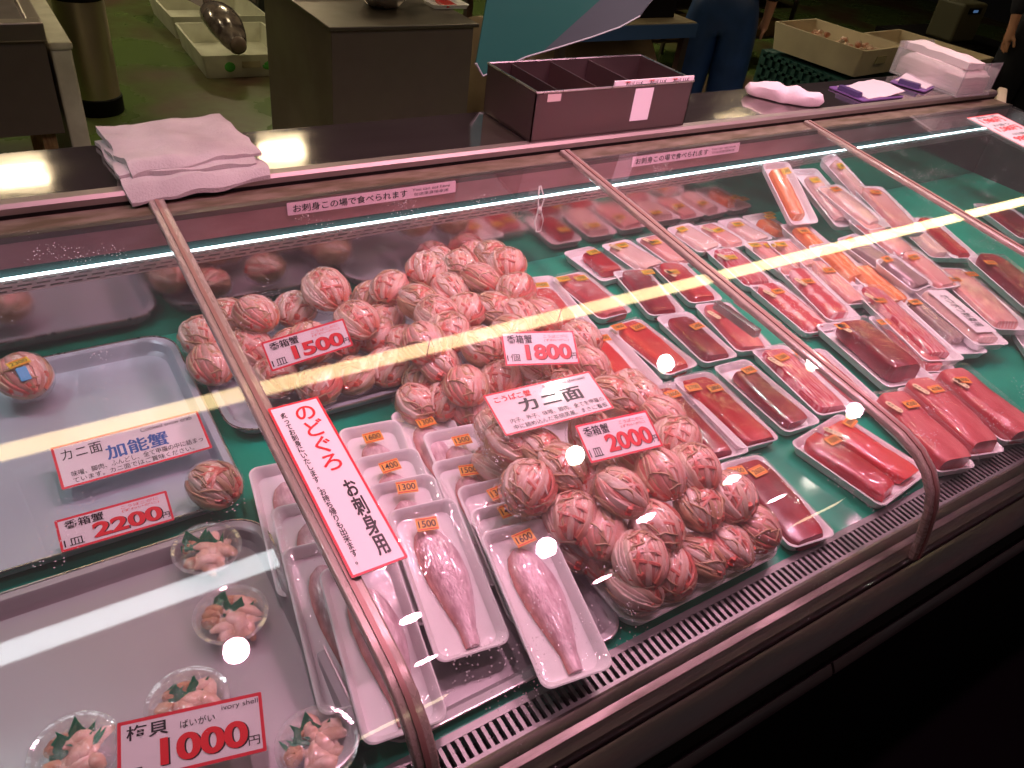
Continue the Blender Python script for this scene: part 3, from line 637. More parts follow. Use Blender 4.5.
# ---------------------------------------------------------------- whelk cups
def cup(px,py,label,r=.048,z=.010,seed=0,rz=0):
    p=at(px,py,.03); t=thing('shellfish_cup',label,'shellfish cup',Matrix.Translation((p.x,p.y,.005))@Matrix.Rotation(rz,4,'Z'),'clear cups of whelk on the grey tray')
    b=MB(); ring=lambda rr_,zz:[Vector((rr_*math.cos(2*PI*i/28),rr_*math.sin(2*PI*i/28),zz)) for i in range(28)]
    b.loft([ring(r*.72,0),ring(r*.78,.002),ring(r*.97,.026),ring(r*1.06,.027),ring(r*1.06,.0285),ring(r*.95,.028),ring(r*.76,.004)]); b.build('cup',CUPM,t)
    Q=random.Random(seed); b=MB()
    for i in range(26):
        a=Q.uniform(-2.6,1.2); d=Q.uniform(.1,.62)*r; a0=Q.uniform(0,PI); c=Vector((d*math.cos(a),d*math.sin(a),.016+Q.uniform(0,.012))); ax=Vector((math.cos(a0),math.sin(a0),Q.uniform(-.3,.3)))
        L=Q.uniform(.012,.022); pts=[c+ax*L*(j/4-.5)*2+Vector((0,0,-.006*(j/2-1)**2)) for j in range(5)]; b.tube(pts,[.003,.0075,.009,.008,.003],8,flat=.45)
    b.build('whelk_slices',WHELK,t)
    b=MB()
    for i in range(4): a=1.6+Q.uniform(-.6,.6)+i*.35; b.ell((r*.58*math.cos(a),r*.58*math.sin(a),.018),(.013,.009,.009),10,8,wob=.4,seed=i+seed)
    b.build('whelk_innards',WHELKB,t)
    b=MB(); # green serrated divider leaf: a thin curled blade row with pointed teeth
    n=15; A=Vector((-r*.55,r*.42,0)); B_=Vector((r*.5,-r*.05,0)); vs=[];fs=[]
    for i in range(n):
        u=i/(n-1); p0=A.lerp(B_,u)+Vector((0,.010*math.sin(u*5+seed),.012)); h=(.032 if i%2 else .018)*(.7+.5*math.sin(u*PI)); dr=Vector((.25+.3*math.sin(i*2.1),.55,.8)).normalized()
        q=p0+dr*h; vs+=[p0-Vector((0,.0005,0)),p0+Vector((0,.0005,0)),q-Vector((0,.0003,0)),q+Vector((0,.0003,0))]
    for i in range(n-1):
        a=i*4;c=a+4; fs+=[(a,c,c+2,a+2),(a+1,a+3,c+3,c+1),(a+2,c+2,c+3,a+3),(a,a+1,c+1,c)]
    b.add(vs,fs)
    for i in range(9):
        u=Q.random(); p0=A.lerp(B_,u)+Vector((0,0,.022)); a=Q.uniform(.2,2.8); d=Vector((math.cos(a),math.sin(a),.35)); b.tube([p0,p0+d*.010,p0+d*.019],[.003,.0028,.0003],5,flat=.25)
    b.build('green_leaf',LEAF,t,smooth=False)
    b=MB(); b.loft([ring(r*1.07,.026),ring(r*1.075,.030),ring(r*.9,.034),ring(r*.5,.037),ring(r*.08,.038)]); 
    for v in b.v: v.z+=noise.noise(v*70+Vector((seed,0,0)))*.0022
    b.build('film_wrap',WRAP,t)
cup(207,549,'clear cup of whelk with orange innards in the back corner of the grey tray',seed=1,rz=.3)
cup(231,615,'clear cup of sliced whelk, second from the back, just below the white streak',seed=2,rz=-.3)
cup(188,703,'clear cup of whelk half hidden behind the 1000 yen sign',seed=3)
cup(75,752,'clear cup of whelk at lower left, left of the 1000 yen sign',seed=4,rz=.2)
cup(317,745,'clear cup of whelk right of the 1000 yen sign by the joint bar foot',seed=5,rz=.4)
# ---------------------------------------------------------------- signs
def psign(label,cs,zb,zt,price,head='香箱蟹',small=True,per='1皿'):
    fr,w,h=cornered(cs,zb,zt)
    it=[(head,-.26,.27,.34,.26,INK,.011),(per,-.38,-.27,.17,.22,INK,.0),(price,.10,-.12,.62,.46,INKR,.035,1.0,0,'shadow'),('円',.44,-.26,.07,.18,INK,.01)]
    if small: it+=[('こうばこがに',.24,.34,.34,.09,INKR),('(ずわいがに)',.24,.22,.34,.09,INKR)]
    return sign(label,fr,w,h,it,border=RED,bw=.0035)
psign('red-bordered price sign reading 1500 on the crab bundles at left',[(261,341),(343,320),(353,344),(271,374)],.125,.165,'1500')
psign('red-bordered price sign reading 1800 on the rear crab heap',[(498,332),(571,332),(582,363),(508,367)],.150,.180,'1800',per='1個')
psign('red-bordered price sign reading 2000 on the nearest crab heap',[(573,426),(643,412),(666,445),(592,464)],.175,.200,'2000')
psign('red-bordered price sign reading 2200 leaning on the front rim of the left tray',[(54,521.5),(165,491),(176,520),(62,553)],.036,.060,'2200')
fr,w,h=cornered([(479,396),(585,374),(618,406),(509,437)],.168,.185)
sign('white sign with large black katakana and kanji between the 1800 and 2000 yen signs',fr,w,h,[('こうばこ蟹',-.27,.32,.33,.15,INKR,.02),('Snow crab (female)',.22,.37,.40,.08),('カニ面',.03,.06,.58,.32,INK,.025),('内子、外子、味噌、脚肉、全てを甲羅の',.03,-.22,.86,.11),('中に詰め込んだ茶碗蒸風、まさに看板',.03,-.37,.86,.11)],bw=.0035)
fr,w,h=cornered([(50,449),(195,411),(215,448),(62.5,490)],.034,.055)
sign('white sign with blue kanji in a red frame lying in the left tray',fr,w,h,[('カニ面',-.32,.24,.26,.26),('Cooked snow crab',.26,.36,.36,.09),('加能蟹',.03,.04,.42,.34,BLUE,.02),('味噌、脚肉、ふんどし、全て甲羅の中に詰まっ',.02,-.22,.88,.13),('ています。カニ面ではご賞味ください。',-.02,-.37,.80,.12)],bw=.004)
fr,w,h=cornered([(117,724.5),(261.6,691),(266.5,752),(118,786)],.050,.072)
sign('red-bordered price sign reading 1000 and ivory shell among the whelk cups',fr,w,h,[('梅貝',-.30,.28,.28,.24,INK,.01),('ばいがい',.04,.25,.24,.13),('ivory shell',.34,.36,.26,.11),('1000',.08,-.12,.60,.44,INKR,.035,1.0,0,'shadow'),('円',.42,-.28,.08,.15),('1皿',-.40,-.36,.14,.16)],bw=.004)
# vertical banner taped on the glass
p=[atg(x,y,.0105) for x,y in [(264.6,409),(315.6,399),(410,555),(355,580)]]; u=(p[1]-p[0]+p[2]-p[3])/2; v=(p[0]-p[3]+p[1]-p[2])/2
fr=frame(sum(p,Vector())/4,u,v)
V=lambda s:'\n'.join(s)
sign('tall red-framed banner with vertical brush lettering taped along the glass joint bar',fr,u.length,v.length,[(V('のどぐろ'),.14,.25,.40,.42,INKR,.01,.95),(V('お刺身用'),.20,-.24,.24,.42,INK,.03,.95),(V('炙ってお刺身にいたします。お持ち帰りも出来ます。'),-.28,0,.12,.90,INK,.01,.95)],bw=.0035,name='banner_sign',th=.0012)
# price list on the far right pane
fr=frame(Vector((2.99,1.29,gz(1.29)+.0035)),(1,0,0),(0,1,.0905))
sign('white card with red price columns taped on the glass at the far right',fr,.20,.29,[(V(['1,980円']),.0,.36,.7,.12,INKR,.02),('鮮魚一匹',.0,.45,.6,.05),('1,580円',.0,.14,.7,.12,INKR,.02),('お造り',.0,.24,.5,.05),('980円',.0,-.10,.7,.12,INKR,.02),('切身',.0,0,.4,.05),('580円',.0,-.34,.7,.12,INKR,.02)],bw=.005,name='price_card')
# adhesive strips on the canopy edge
def strip(px0,px1,label):
    a=aty(*px0,1.483); c=aty(*px1,1.483); z=.255; fr=frame(Vector(((a.x+c.x)/2,1.4825,z)),(1,0,0),(0,.12,1)); w=c.x-a.x
    t=sign(label,fr,w,.027,[('お刺身この場で食べられます',-.14,0,.66,.62,INK,.01),('You can eat here',.34,.2,.24,.24,INK),('在这里直接享用',.34,-.18,.22,.26,INK)],border=None,base=mat('sticker_pink',(.90,.62,.74),.4,coat=.3),name='canopy_sticker',cat='sticker',th=.0008)
strip((286,190),(456,178),'long pink-white text sticker on the canopy above the crab trays')
strip((634,152),(741,140),'shorter pink-white text sticker on the canopy edge right of the joint bar')
# cord loop hanging from the canopy
p0=aty(541,192,1.470); b=MB(); z0=p0.z; X=p0.x
b.tube([(X,1.480,z0+.012),(X-.005,1.470,z0-.018),(X-.003,1.466,z0-.046),(X-.013,1.460,z0-.074),(X-.008,1.455,z0-.100),(X+.006,1.455,z0-.100),(X+.013,1.460,z0-.074),(X+.004,1.466,z0-.046),(X+.013,1.470,z0-.018),(X+.004,1.480,z0+.012)],.0018,6)
b.ell((X,1.465,z0-.046),(.006,.006,.009)); tag(b.build('cord_loop',mat('white_cord',(.85,.82,.78),.6)),'white knotted cord loop hanging from the canopy above the empty green gap','cord')
# ---------------------------------------------------------------- things on the counter
CT=.300
def slab(b,cx,cy,w,l,z0,z1,seed,rot=0,n=22,drop=None,amp=.006,ew=.05):
    lp=[];vt=[];vb=[];fs=[]
    c,s=math.cos(rot),math.sin(rot)
    for j in range(n+1):
        for i in range(n+1):
            u=i/n*2-1;v=j/n*2-1; e=max(abs(u),abs(v)); k=1-.5*max(0,e-.9)*10*.6
            x=u*w/2*(1+ew*noise.noise(Vector((v*2,seed,0))));y=v*l/2*(1+ew*noise.noise(Vector((u*2,0,seed)))); X=cx+x*c-y*s;Y=cy+x*s+y*c
            nz=noise.noise(Vector((X*14,Y*14,seed)))*amp+noise.noise(Vector((X*40,Y*40,seed+4)))*amp*.3
            d=0
            if drop and Y<drop: d=(drop-Y)*.9
            thick=(z1-z0)*(1-.35*max(0,e-.8)*5*.8)
            vt.append((X,Y,z0+thick+nz-d)); vb.append((X,Y,z0+max(0,nz*.3)-d))
    m=(n+1)*(n+1)
    for j in range(n):
        for i in range(n):
            a=j*(n+1)+i; fs.append((a,a+1,a+n+2,a+n+1)); fs.append((m+a,m+a+n+1,m+a+n+2,m+a+1))
    for i in range(n):
        fs+=[(i,m+i,m+i+1,i+1),(n*(n+1)+i,n*(n+1)+i+1,m+n*(n+1)+i+1,m+n*(n+1)+i),(i*(n+1),(i+1)*(n+1),m+(i+1)*(n+1),m+i*(n+1)),(i*(n+1)+n,m+i*(n+1)+n,m+(i+1)*(n+1)+n,(i+1)*(n+1)+n)]
    b.add(vt+vb,fs)
b=MB(); slab(b,.330,1.675,.275,.26,CT+.002,CT+.014,3,.06,drop=1.565,amp=.008,ew=.08); slab(b,.328,1.70,.262,.235,CT+.013,CT+.024,5,-.03,drop=1.575,amp=.008,ew=.08); slab(b,.335,1.705,.262,.225,CT+.023,CT+.038,8,.10,drop=1.60,amp=.010,ew=.09)
tag(b.build('folded_towel',TOWEL),'dusty pink folded towel draped over the counter edge at left','towel')
# rolled cloth
b=MB(); a=at(745,87,CT+.02); c=at(824,102,CT+.02); lp=[]
for j in range(25):
    u=j/24; p=a.lerp(c,u); d=(c-a).normalized(); sd=d.cross(Vector((0,0,1))).normalized(); k=math.sin(PI*min(1,max(0,u*1.0)))**.35 if 0<u<1 else .05
    lp.append([p+sd*math.cos(t)*.042*k*(1+.3*noise.noise(Vector((u*6,math.cos(t)*1.4,math.sin(t)))))+Vector((0,0,1))*max(-.018,math.sin(t)*.034*k*(1+.4*noise.noise(Vector((u*7,math.sin(t)*1.5,2))))) for t in [2*PI*i/24 for i in range(24)]])
b.loft(lp); tag(b.build('rolled_cloth',TOWELW),'pink-white rolled cloth lying on the counter right of the steel condiment box','cloth')
# condiment box
t=thing('condiment_box','stainless steel box with four open compartments standing on the counter','box',Matrix.Translation((1.396,1.684,CT)))
BOXM=mat('box_steel',(.25,.18,.18),.3,.9,rough2=.42,nscale=6,bump=.05)
w,l,h=.52,.230,.126
b=MB(); tk=.003
b.box(-w/2,w/2,-l/2,-l/2+tk,.004,h*.98); b.box(-w/2,w/2,l/2-tk,l/2,.004,h); b.box(-w/2,-w/2+tk,-l/2,l/2,.004,h); b.box(w/2-tk,w/2,-l/2,l/2,.004,h); b.box(-w/2,w/2,-l/2,l/2,.002,.006); b.build('box_body',BOXM,t,smooth=False)
b=MB(); b.tube([(-w/2,-l/2,h*.985),(w/2,-l/2,h*.985)],.003,6); b.tube([(-w/2,-l/2,h),(-w/2,l/2,h)],.003,6); b.tube([(-w/2,l/2,h),(w/2,l/2,h)],.003,6); b.tube([(w/2,l/2,h),(w/2,-l/2,h)],.003,6); b.build('rim',STB,t)
for q in (-.36,-.12,.13,.36): 
    if q!=.36: MB().box(q*w-.0015,q*w+.0015,-l/2+.02,l/2-tk,.01,h-.004).build('divider',BOXM,t,smooth=False)
MB().box(-w/2+tk,w/2-tk,-l/2+.015,-l/2+.018,.01,h-.012).build('front_divider',BOXM,t,smooth=False)
MB().box(-w/2+.02,w/2-.02,-l/2+.02,l/2-.01,.045,.048).build('inner_tray',STD,t,smooth=False)
MB().box(-.02,w/2-.004,-l/2-.0015,-l/2+.003,h*.985,h+.012).build('printed_strip',PAPER,t,smooth=False)
for i in range(3):
    fr_=Matrix.Translation((.045+i*.082,-l/2-.0018,h+.003))@Matrix.Rotation(PI/2,4,'X')@Matrix.Diagonal((.056,.012,1,1)); inst('printed_lettering',text_mesh('おいしい〆',.03,INK),t,fr_)
    fr_=Matrix.Translation((.022+i*.082,-l/2-.0018,h+.008))@Matrix.Rotation(PI/2,4,'X')@Matrix.Diagonal((.018,.005,1,1)); inst('printed_lettering',text_mesh('元祖',.02,INKR),t,fr_)
MB().box(.055,.118,-l/2-.0015,-l/2,.030,.115).build('paper_card',PAPER,t,smooth=False)
MB().box(-w/2+.035,-w/2+.075,-l/2-.0012,-l/2,.100,.118).build('tape_piece',mat('tape',(.70,.55,.52),.5),t,smooth=False)
b=MB(); b.ell((-.15,.02,.055),(.03,.02,.012),10,7,wob=.5); b.build('condiment_scraps',mat('scraps',(.5,.3,.15),.6),t)
# hanging sheet above the counter (cut edge runs from lower left to upper right)
ysh=1.93; P2=[(488,-60),(487,0),(476,63),(483,76),(500,69),(526,57),(560,47),(592,37),(620,27),(640,16),(652,0),(662,-25),(668,-60)]
pts=[aty(x,y,ysh) for x,y in P2]
t=thing('hanging_sheet','translucent teal and grey plastic sheet hanging over the condiment box','plastic sheet')
def panel(pl,nm,m,dy):
    b=MB(); f=[Vector((p.x,ysh+dy(p.x),p.z)) for p in pl]; bk=[p+Vector((0,.004,0)) for p in f]; n=len(f); b.add(f+bk,[tuple(range(n)),tuple(reversed(range(n,2*n)))]+[(i,(i+1)%n,n+(i+1)%n,n+i) for i in range(n)]); b.build(nm,m,t,smooth=False)
F0=aty(605,-60,ysh);F1=aty(600,0,ysh);F2=aty(541,53,ysh)
TL1=mat('teal_sheet',(.03,.15,.12),.35,0,coat=.2); TL2=mat('grey_sheet',(.10,.125,.135),.35,0,coat=.2)
sl=lambda x:0.0
panel([pts[0],pts[1],pts[2],pts[3],pts[4],pts[5],F2,F1,F0],'teal_half',TL1,sl); panel([F0,F1,F2,pts[6],pts[7],pts[8],pts[9],pts[10],pts[11],pts[12]],'grey_half',TL2,sl)
b=MB(); b.tube([p+Vector((0,.002,0)) for p in pts[2:12]],.0035,6); b.build('sheet_edge',mat('sheet_edge',(.42,.45,.45),.4),t)
b=MB(); 
for p in (pts[0],pts[12]): b.tube([p+Vector((.01,.002,-.02)),(p.x+.01,ysh+.002,2.2)],.002,6)
b.build('hanging_cord',BLK,t)
# clipboards and dispenser
def clip(px,py,w,l,rz,label,dz=0):
    p=at(px,py,CT); t=thing('clipboard',label,'clipboard',Matrix.Translation((p.x,p.y,CT+dz))@Matrix.Rotation(rz,4,'Z'))
    b=MB(); b.loft([rr(w,l,.008,.001),rr(w,l,.008,.005)]); b.build('board',mat('purple_board',(.16,.07,.24),.4),t)
    b=MB(); b.loft([rr(.030,l*.6,.006,.006,cx=-w/2+.02),rr(.024,l*.58,.006,.020,cx=-w/2+.02)]); b.build('clip',mat('purple_clip',(.07,.04,.13),.35),t)
    b=MB(); slab(b,.02,0,w*.86,l*.9,.0055,.009,4,0,n=12,amp=.006)
    for v in b.v: v.z+=max(0,(v.x+.0)*.12)*(1+0*v.y)
    b.build('paper_sheet',mat('pink_paper',(.60,.48,.52),.8),t)
clip(866,93,.23,.15,.0,'purple clipboard with curled pink paper beside the paper dispenser')
clip(915,84,.20,.13,.3,'second purple clipboard partly under the clear paper dispenser',.001)
t=thing('paper_dispenser','clear acrylic box filled with white paper towels at the right end of the counter','dispenser',Matrix.Translation((3.08,1.69,CT))@Matrix.Rotation(-.05,4,'Z'))
w,l,h=.20,.30,.115; b=MB(); tk=.004
b.box(-w/2,w/2,-l/2,-l/2+tk,0,h); b.box(-w/2,w/2,l/2-tk,l/2,0,h); b.box(-w/2,-w/2+tk,-l/2,l/2,0,h*.8); b.box(w/2-tk,w/2,-l/2,l/2,0,h*.8); b.box(-w/2,w/2,-l/2,l/2,0,.004); b.build('acrylic_box',ACR,t,smooth=False)
b=MB(); slab(b,0,0,.17,.27,.006,.085,5,n=14,amp=.006); b.build('paper_stack',mat('towel_paper',(.56,.45,.45),.85,col2=(.74,.55,.55),nscale=3,stretch=(1,1,40)),t)
b=MB(); slab(b,-.005,.02,.10,.28,.086,.120,9,n=14,amp=.008); b.build('loose_paper',mat('loose_towel_paper',(.66,.54,.54),.85),t)
# ---------------------------------------------------------------- back of the shop
def px_on(px,py,z): return at(px,py,z)
UN=mat('unit_steel',(.30,.24,.22),.4,.8,rough2=.55,nscale=2,col2=(.22,.17,.155),bump=.05,bscale=6)
t=thing('prep_table','large stainless prep cabinet behind the counter with a bowl on top','prep table')
MB().box(1.344,2.05,3.40,4.30,-.75,.085).build('cabinet_body',UN,t,smooth=False,bevel=.004)
MB().box(1.33,2.07,3.385,4.31,.085,.102).build('worktop',mat('worktop_steel',(.20,.165,.14),.3,.85,rough2=.45,nscale=4),t,smooth=False,bevel=.003)
def lathe(prof,n=28,c=(0,0,0)):
    b=MB(); b.loft([[Vector((c[0]+r*math.cos(2*PI*i/n),c[1]+r*math.sin(2*PI*i/n),c[2]+z)) for i in range(n)] for r,z in prof]); return b
p=at(388,9,.104); tag(lathe([(.05,0),(.08,.01),(.12,.05),(.135,.09),(.138,.092),(.13,.09),(.115,.05),(.07,.014),(.02,.008)],c=(p.x,p.y+.06,.103)).build('mixing_bowl',STB),'stainless mixing bowl on the prep cabinet','bowl')
p=at(446,6,.104); b=tray_mesh(.20,.13,.02); o=inst('foam_tray',b); o.location=(p.x,p.y,.103); tag(o,'white foam tray with red meat on the prep cabinet','tray'); mm=saku(.12,.07,.015,77).build('meat_slices',TUNAB,o); mm.location=(0,0,.006); mm.rotation_euler=(0,0,PI/2)
p=at(320,-2,.104); o=MB().box(p.x-.12,p.x+.2,p.y,p.y+.25,.103,.13).build('baking_pan',STB,bevel=.004,smooth=False); tag(o,'shallow bright steel pan at the back of the prep cabinet','pan')
# left dark unit
t=thing('steel_sink_unit','dark stainless sink unit on legs at the upper left','sink unit')
MB().box(-.75,.262,3.50,4.6,-.30,.05).build('cabinet_body',UN,t,smooth=False)
b=MB(); b.box(-.76,.270,3.48,3.54,.05,.118); b.box(.220,.270,3.54,4.6,.05,.118); b.build('raised_lip',mat('lip_steel',(.40,.33,.29),.35,.8),t,smooth=False,bevel=.006)
MB().box(-.75,.220,3.54,4.6,.05,.075).build('basin',STD,t,smooth=False)
for x,y in ((.205,3.56),(-.70,3.56),(.205,4.5),(-.70,4.5)): MB().box(x-.025,x+.025,y-.025,y+.025,-.75,-.30).build('leg',mat('wooden_leg',(.32,.19,.08),.7,col2=(.20,.10,.04),nscale=20,stretch=(6,6,1)),t,smooth=False)
t=thing('styrofoam_slab','tall beige styrofoam box standing against the sink unit','styrofoam box')
MB().box(.280,.352,3.55,4.30,-.74,.0).build('box_body',FOAM2,t,smooth=False,bevel=.008)
MB().box(.275,.358,3.54,4.31,.0,.03).build('box_lid',FOAM2,t,smooth=False,bevel=.01)
# bin / thermos
t=thing('steel_canister','tall cylindrical stainless canister with black base and lid on the green floor','canister',Matrix.Translation((.575,5.02,-.75)))
lathe([(.130,0),(.135,.01),(.135,.09),(.128,.095)]).build('base_ring',BLK,t); lathe([(.128,.09),(.128,.60),(.10,.61)]).build('canister_body',mat('canister_steel',(.55,.47,.38),.3,.95,rough2=.4,nscale=6,stretch=(4,4,.3)),t); lathe([(.131,.60),(.131,.72),(.10,.80),(.03,.82)]).build('lid',BLK,t)
b=MB(); b.tube([(.13,-.02,.62),(.17,-.04,.62),(.17,-.04,.72),(.12,-.02,.74)],.014,8); b.build('handle',BLK,t)
# styrofoam crates on the floor
WF=mat('crate_foam',(.66,.66,.52),.6,col2=(.56,.55,.42),nscale=9)
def crate(name,label,cx,cy,z,w,l,h,m,rz=0,cat='crate',wall=.03,notch=True):
    t=thing(name,label,cat,Matrix.Translation((cx,cy,z))@Matrix.Rotation(rz,4,'Z')); b=MB(); a=.92
    b.loft([rr(w*a,l*a,.02,0),rr(w,l,.02,h-.006),rr(w,l,.02,h),rr(w-wall,l-wall,.015,h),rr(w*a-wall,l*a-wall,.015,.025)]); b.build('crate_body',m,t)
    if notch:
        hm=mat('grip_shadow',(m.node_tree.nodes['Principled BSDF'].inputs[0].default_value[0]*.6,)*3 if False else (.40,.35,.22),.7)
        for s in (-1,1): MB().box(-.06,.06,s*l*.49-.004,s*l*.49+.004,h*.45,h*.72).build('grip_recess_shade',hm,t,smooth=False)  # shade of the grip hollow as a darker slab, nothing is cut in
    return t
c1=crate('foam_crate','white foam crate with green print in front, big fish inside, on the green floor',1.60,5.83,-.75,.62,.80,.15,WF,-.03)
GP_=mat('green_print',(.08,.42,.06),.6)
b=MB(); b.ell((-.14,-.392,.075),(.035,.006,.032),12,8); b.ell((.14,-.392,.07),(.06,.006,.022),12,8,wob=.5); b.ell((.12,-.394,.08),(.03,.006,.028),10,8,wob=.6); b.build('green_print',GP_,c1)
crate('foam_crate','white foam crate standing behind the one with the green print',1.66,6.75,-.75,.70,.80,.16,WF,.0)
b=MB(); lp=[]; fa=at(238,47,-.53); fb=at(207,10,-.44)
for j in range(18):
    u=j/17; k=math.sin(PI*min(1,(u*.86+.10)))**.6; p=fa.lerp(fb,u)+Vector((0,0,.05*math.sin(PI*u))); lp.append([p+Vector((math.cos(a)*.115*k,0,math.sin(a)*.095*k)) for a in [2*PI*i/16 for i in range(16)]])
b.loft(lp); fo=b.build('whole_fish',mat('dark_wet_fish',(.07,.05,.05),.2,.2,col2=(.26,.20,.17),nscale=14,coat=.8,bump=.4,bscale=40)); tag(fo,'large dark wet fish wrapped in film on the front foam crate','fish')
b=MB(); q=fb; b.add([q,q+Vector((-.09,.16,.03)),q+Vector((0,.10,.04)),q+Vector((.09,.17,.03)),q+Vector((.01,0,.03))],[(0,1,2,4),(0,4,2,3)]); b.build('tail_fin',mat('fin',(.12,.08,.07),.4),fo)
b=MB(); b.ell(fa+Vector((0,-.02,.02)),(.05,.02,.05),10,8); b.build('gill_cover',mat('gill',(.20,.14,.12),.3),fo)
# dark equipment beyond the prep cabinet
t=thing('fridge','dark fridge with vent slots beside the prep cabinet at the back','fridge')
MB().box(2.02,3.0,6.6,8.0,-.75,.6).build('fridge_body',mat('fridge_dark',(.035,.035,.035),.4,.5),t,smooth=False)
for i in range(10): MB().box(2.012,2.02,6.65,7.1,-.62+i*.045,-.60+i*.045).build('vent_slat',STD,t,smooth=False)
# barrel and blue shelf (middle background)
a=at(610,50,-.15); t=thing('metal_drum','brown metal drum lying behind the counter under the blue shelf','drum')
b=MB(); n=32; s=aty(665,24,a.y-.415); cy=a.y+.1; rd=.36; cz=s.z-.085-rd; print('shelf',s,cy)
b.loft([[Vector((x,cy+r*math.cos(2*PI*i/n),cz+r*math.sin(2*PI*i/n))) for i in range(n)] for x,r in ((2.35,rd*.9),(2.36,rd),(3.33,rd),(3.36,rd*1.03),(3.38,rd*.97),(3.38,rd*.6))]); b.build('drum_body',mat('brown_metal',(.42,.30,.20),.6,.1,col2=(.32,.22,.15),nscale=4),t)
MB().box(2.5,3.3,cy-.3,cy+.3,-.75,cz-rd*.97).build('drum_stand',BLK,t,smooth=False)
t=thing('blue_shelf','shelf with a blue edge above the drum in the background','shelf')
MB().box(2.5,3.42,cy-.50,cy+.5,s.z-.03,s.z).build('shelf_board',mat('shelf_wood',(.30,.24,.14),.6),t,smooth=False); MB().box(2.5,3.42,cy-.515,cy-.50,s.z-.075,s.z-.005).build('blue_edge',mat('blue_edge',(.03,.07,.16),.4),t,smooth=False)
for x in (3.38,2.54):
    for yy in (cy-.47,cy+.47): MB().box(x-.02,x+.02,yy-.02,yy+.02,-.75,s.z-.03).build('leg',STD,t,smooth=False)
tag(MB().box(3.0,3.34,cy-.4,cy-.05,s.z,s.z+.13).build('black_container',BLK,bevel=.006,smooth=False),'black container on the blue-edged shelf','container')
# foam boxes on crates at the right
FB=mat('beige_foam',(.66,.56,.42),.65,col2=(.58,.48,.36),nscale=6)
f1=crate('foam_box','beige foam box of ice and fish behind the counter',5.05,3.58,-.24,.50,.72,.17,FB,.10,'foam box')
b=MB(); 
for i in range(26): b.ell((R.uniform(-.15,.15),R.uniform(-.25,.25),.10+R.uniform(0,.03)),(.03,.025,.018),7,5,wob=.5,seed=i)
tag(b.build('ice_and_scraps',mat('ice_bits',(.62,.50,.42),.4,col2=(.5,.15,.08),nscale=9),f1),None,None,None,'stuff')
f2=crate('foam_box','second beige foam box with blue pen marks right of the ice box',5.60,3.25,-.24,.50,.72,.17,FB,.10,'foam box')
fr_=Matrix.Translation((-.249,-.18,.085))@Matrix.Rotation(-PI/2,4,'Z')@Matrix.Rotation(PI/2,4,'X')@Matrix.Diagonal((.10,.10,1,1)); inst('pen_marks',text_mesh('大',.02,BLUE),f2,fr_)
GC=mat('teal_crate',(.02,.08,.08),.5)
t=thing('plastic_crate','dark teal lattice crate under the beige foam boxes','crate')
b=MB()
for i in range(14): b.box(4.78,4.80,3.0+i*.07,3.03+i*.07,-.75,-.27)
for i in range(7): b.box(4.78,4.80,3.0,3.94,-.74+i*.072,-.72+i*.072)
b.box(4.80,5.7,2.9,3.98,-.75,-.272); b.build('lattice_body',GC,t,smooth=False)
t=thing('wire_rack','low brown metal rack behind the person in blue trousers','rack')
b=MB()
for z in (-.5,-.25,-.05): b.box(4.3,6.3,5.0,5.5,z-.01,z)
for x in (4.3,5.3,6.3):
    for y in (5.0,5.5): b.box(x-.015,x+.015,y-.015,y+.015,-.75,.0)
b.build('rack_frame',STD,t,smooth=False)
b=MB()
for i in range(8): x=4.4+i*.24; b.box(x,x+.18,5.05,5.35,-.5,-.5+R.uniform(.08,.2))
b.build('stored_boxes',mat('cardboard',(.16,.10,.04),.8),t,smooth=False)
# scale machine and shelf, upper right
a=at(957,18,-.03); t=thing('label_scale','dull green weighing machine with small blue display in the far right background','scale',Matrix.Translation((a.x,a.y,0)))
MB().box(-.16,.16,-.12,.12,-.18,.10).build('machine_body',mat('dull_green',(.07,.065,.035),.6),t,smooth=False,bevel=.02)
MB().box(-.09,.07,-.128,-.12,.03,.07).build('display_bezel',BLK,t,smooth=False); MB().box(-.04,.02,-.131,-.128,.04,.058).build('display_screen',emitter('screen_blue',(.15,.3,.6),.35),t,smooth=False)
MB().box(-.4,.5,-.3,.4,-.75,-.18).build('machine_stand',BLK,t,smooth=False)
# hanging cream handle / folded board behind the dispenser
a=at(1003,92,.20); t=thing('plastic_tub','beige plastic tub lid edge leaning behind the paper dispenser','tub',Matrix.Translation((a.x,a.y,.0))@Matrix.Rotation(.5,4,'Z'))
MB().box(-.35,.10,-.02,.02,-.75,.20).build('tub_panel',FB,t,smooth=False,bevel=.01); MB().box(.10,.20,-.02,.02,.08,.15).build('tub_grip',FB,t,smooth=False,bevel=.01)
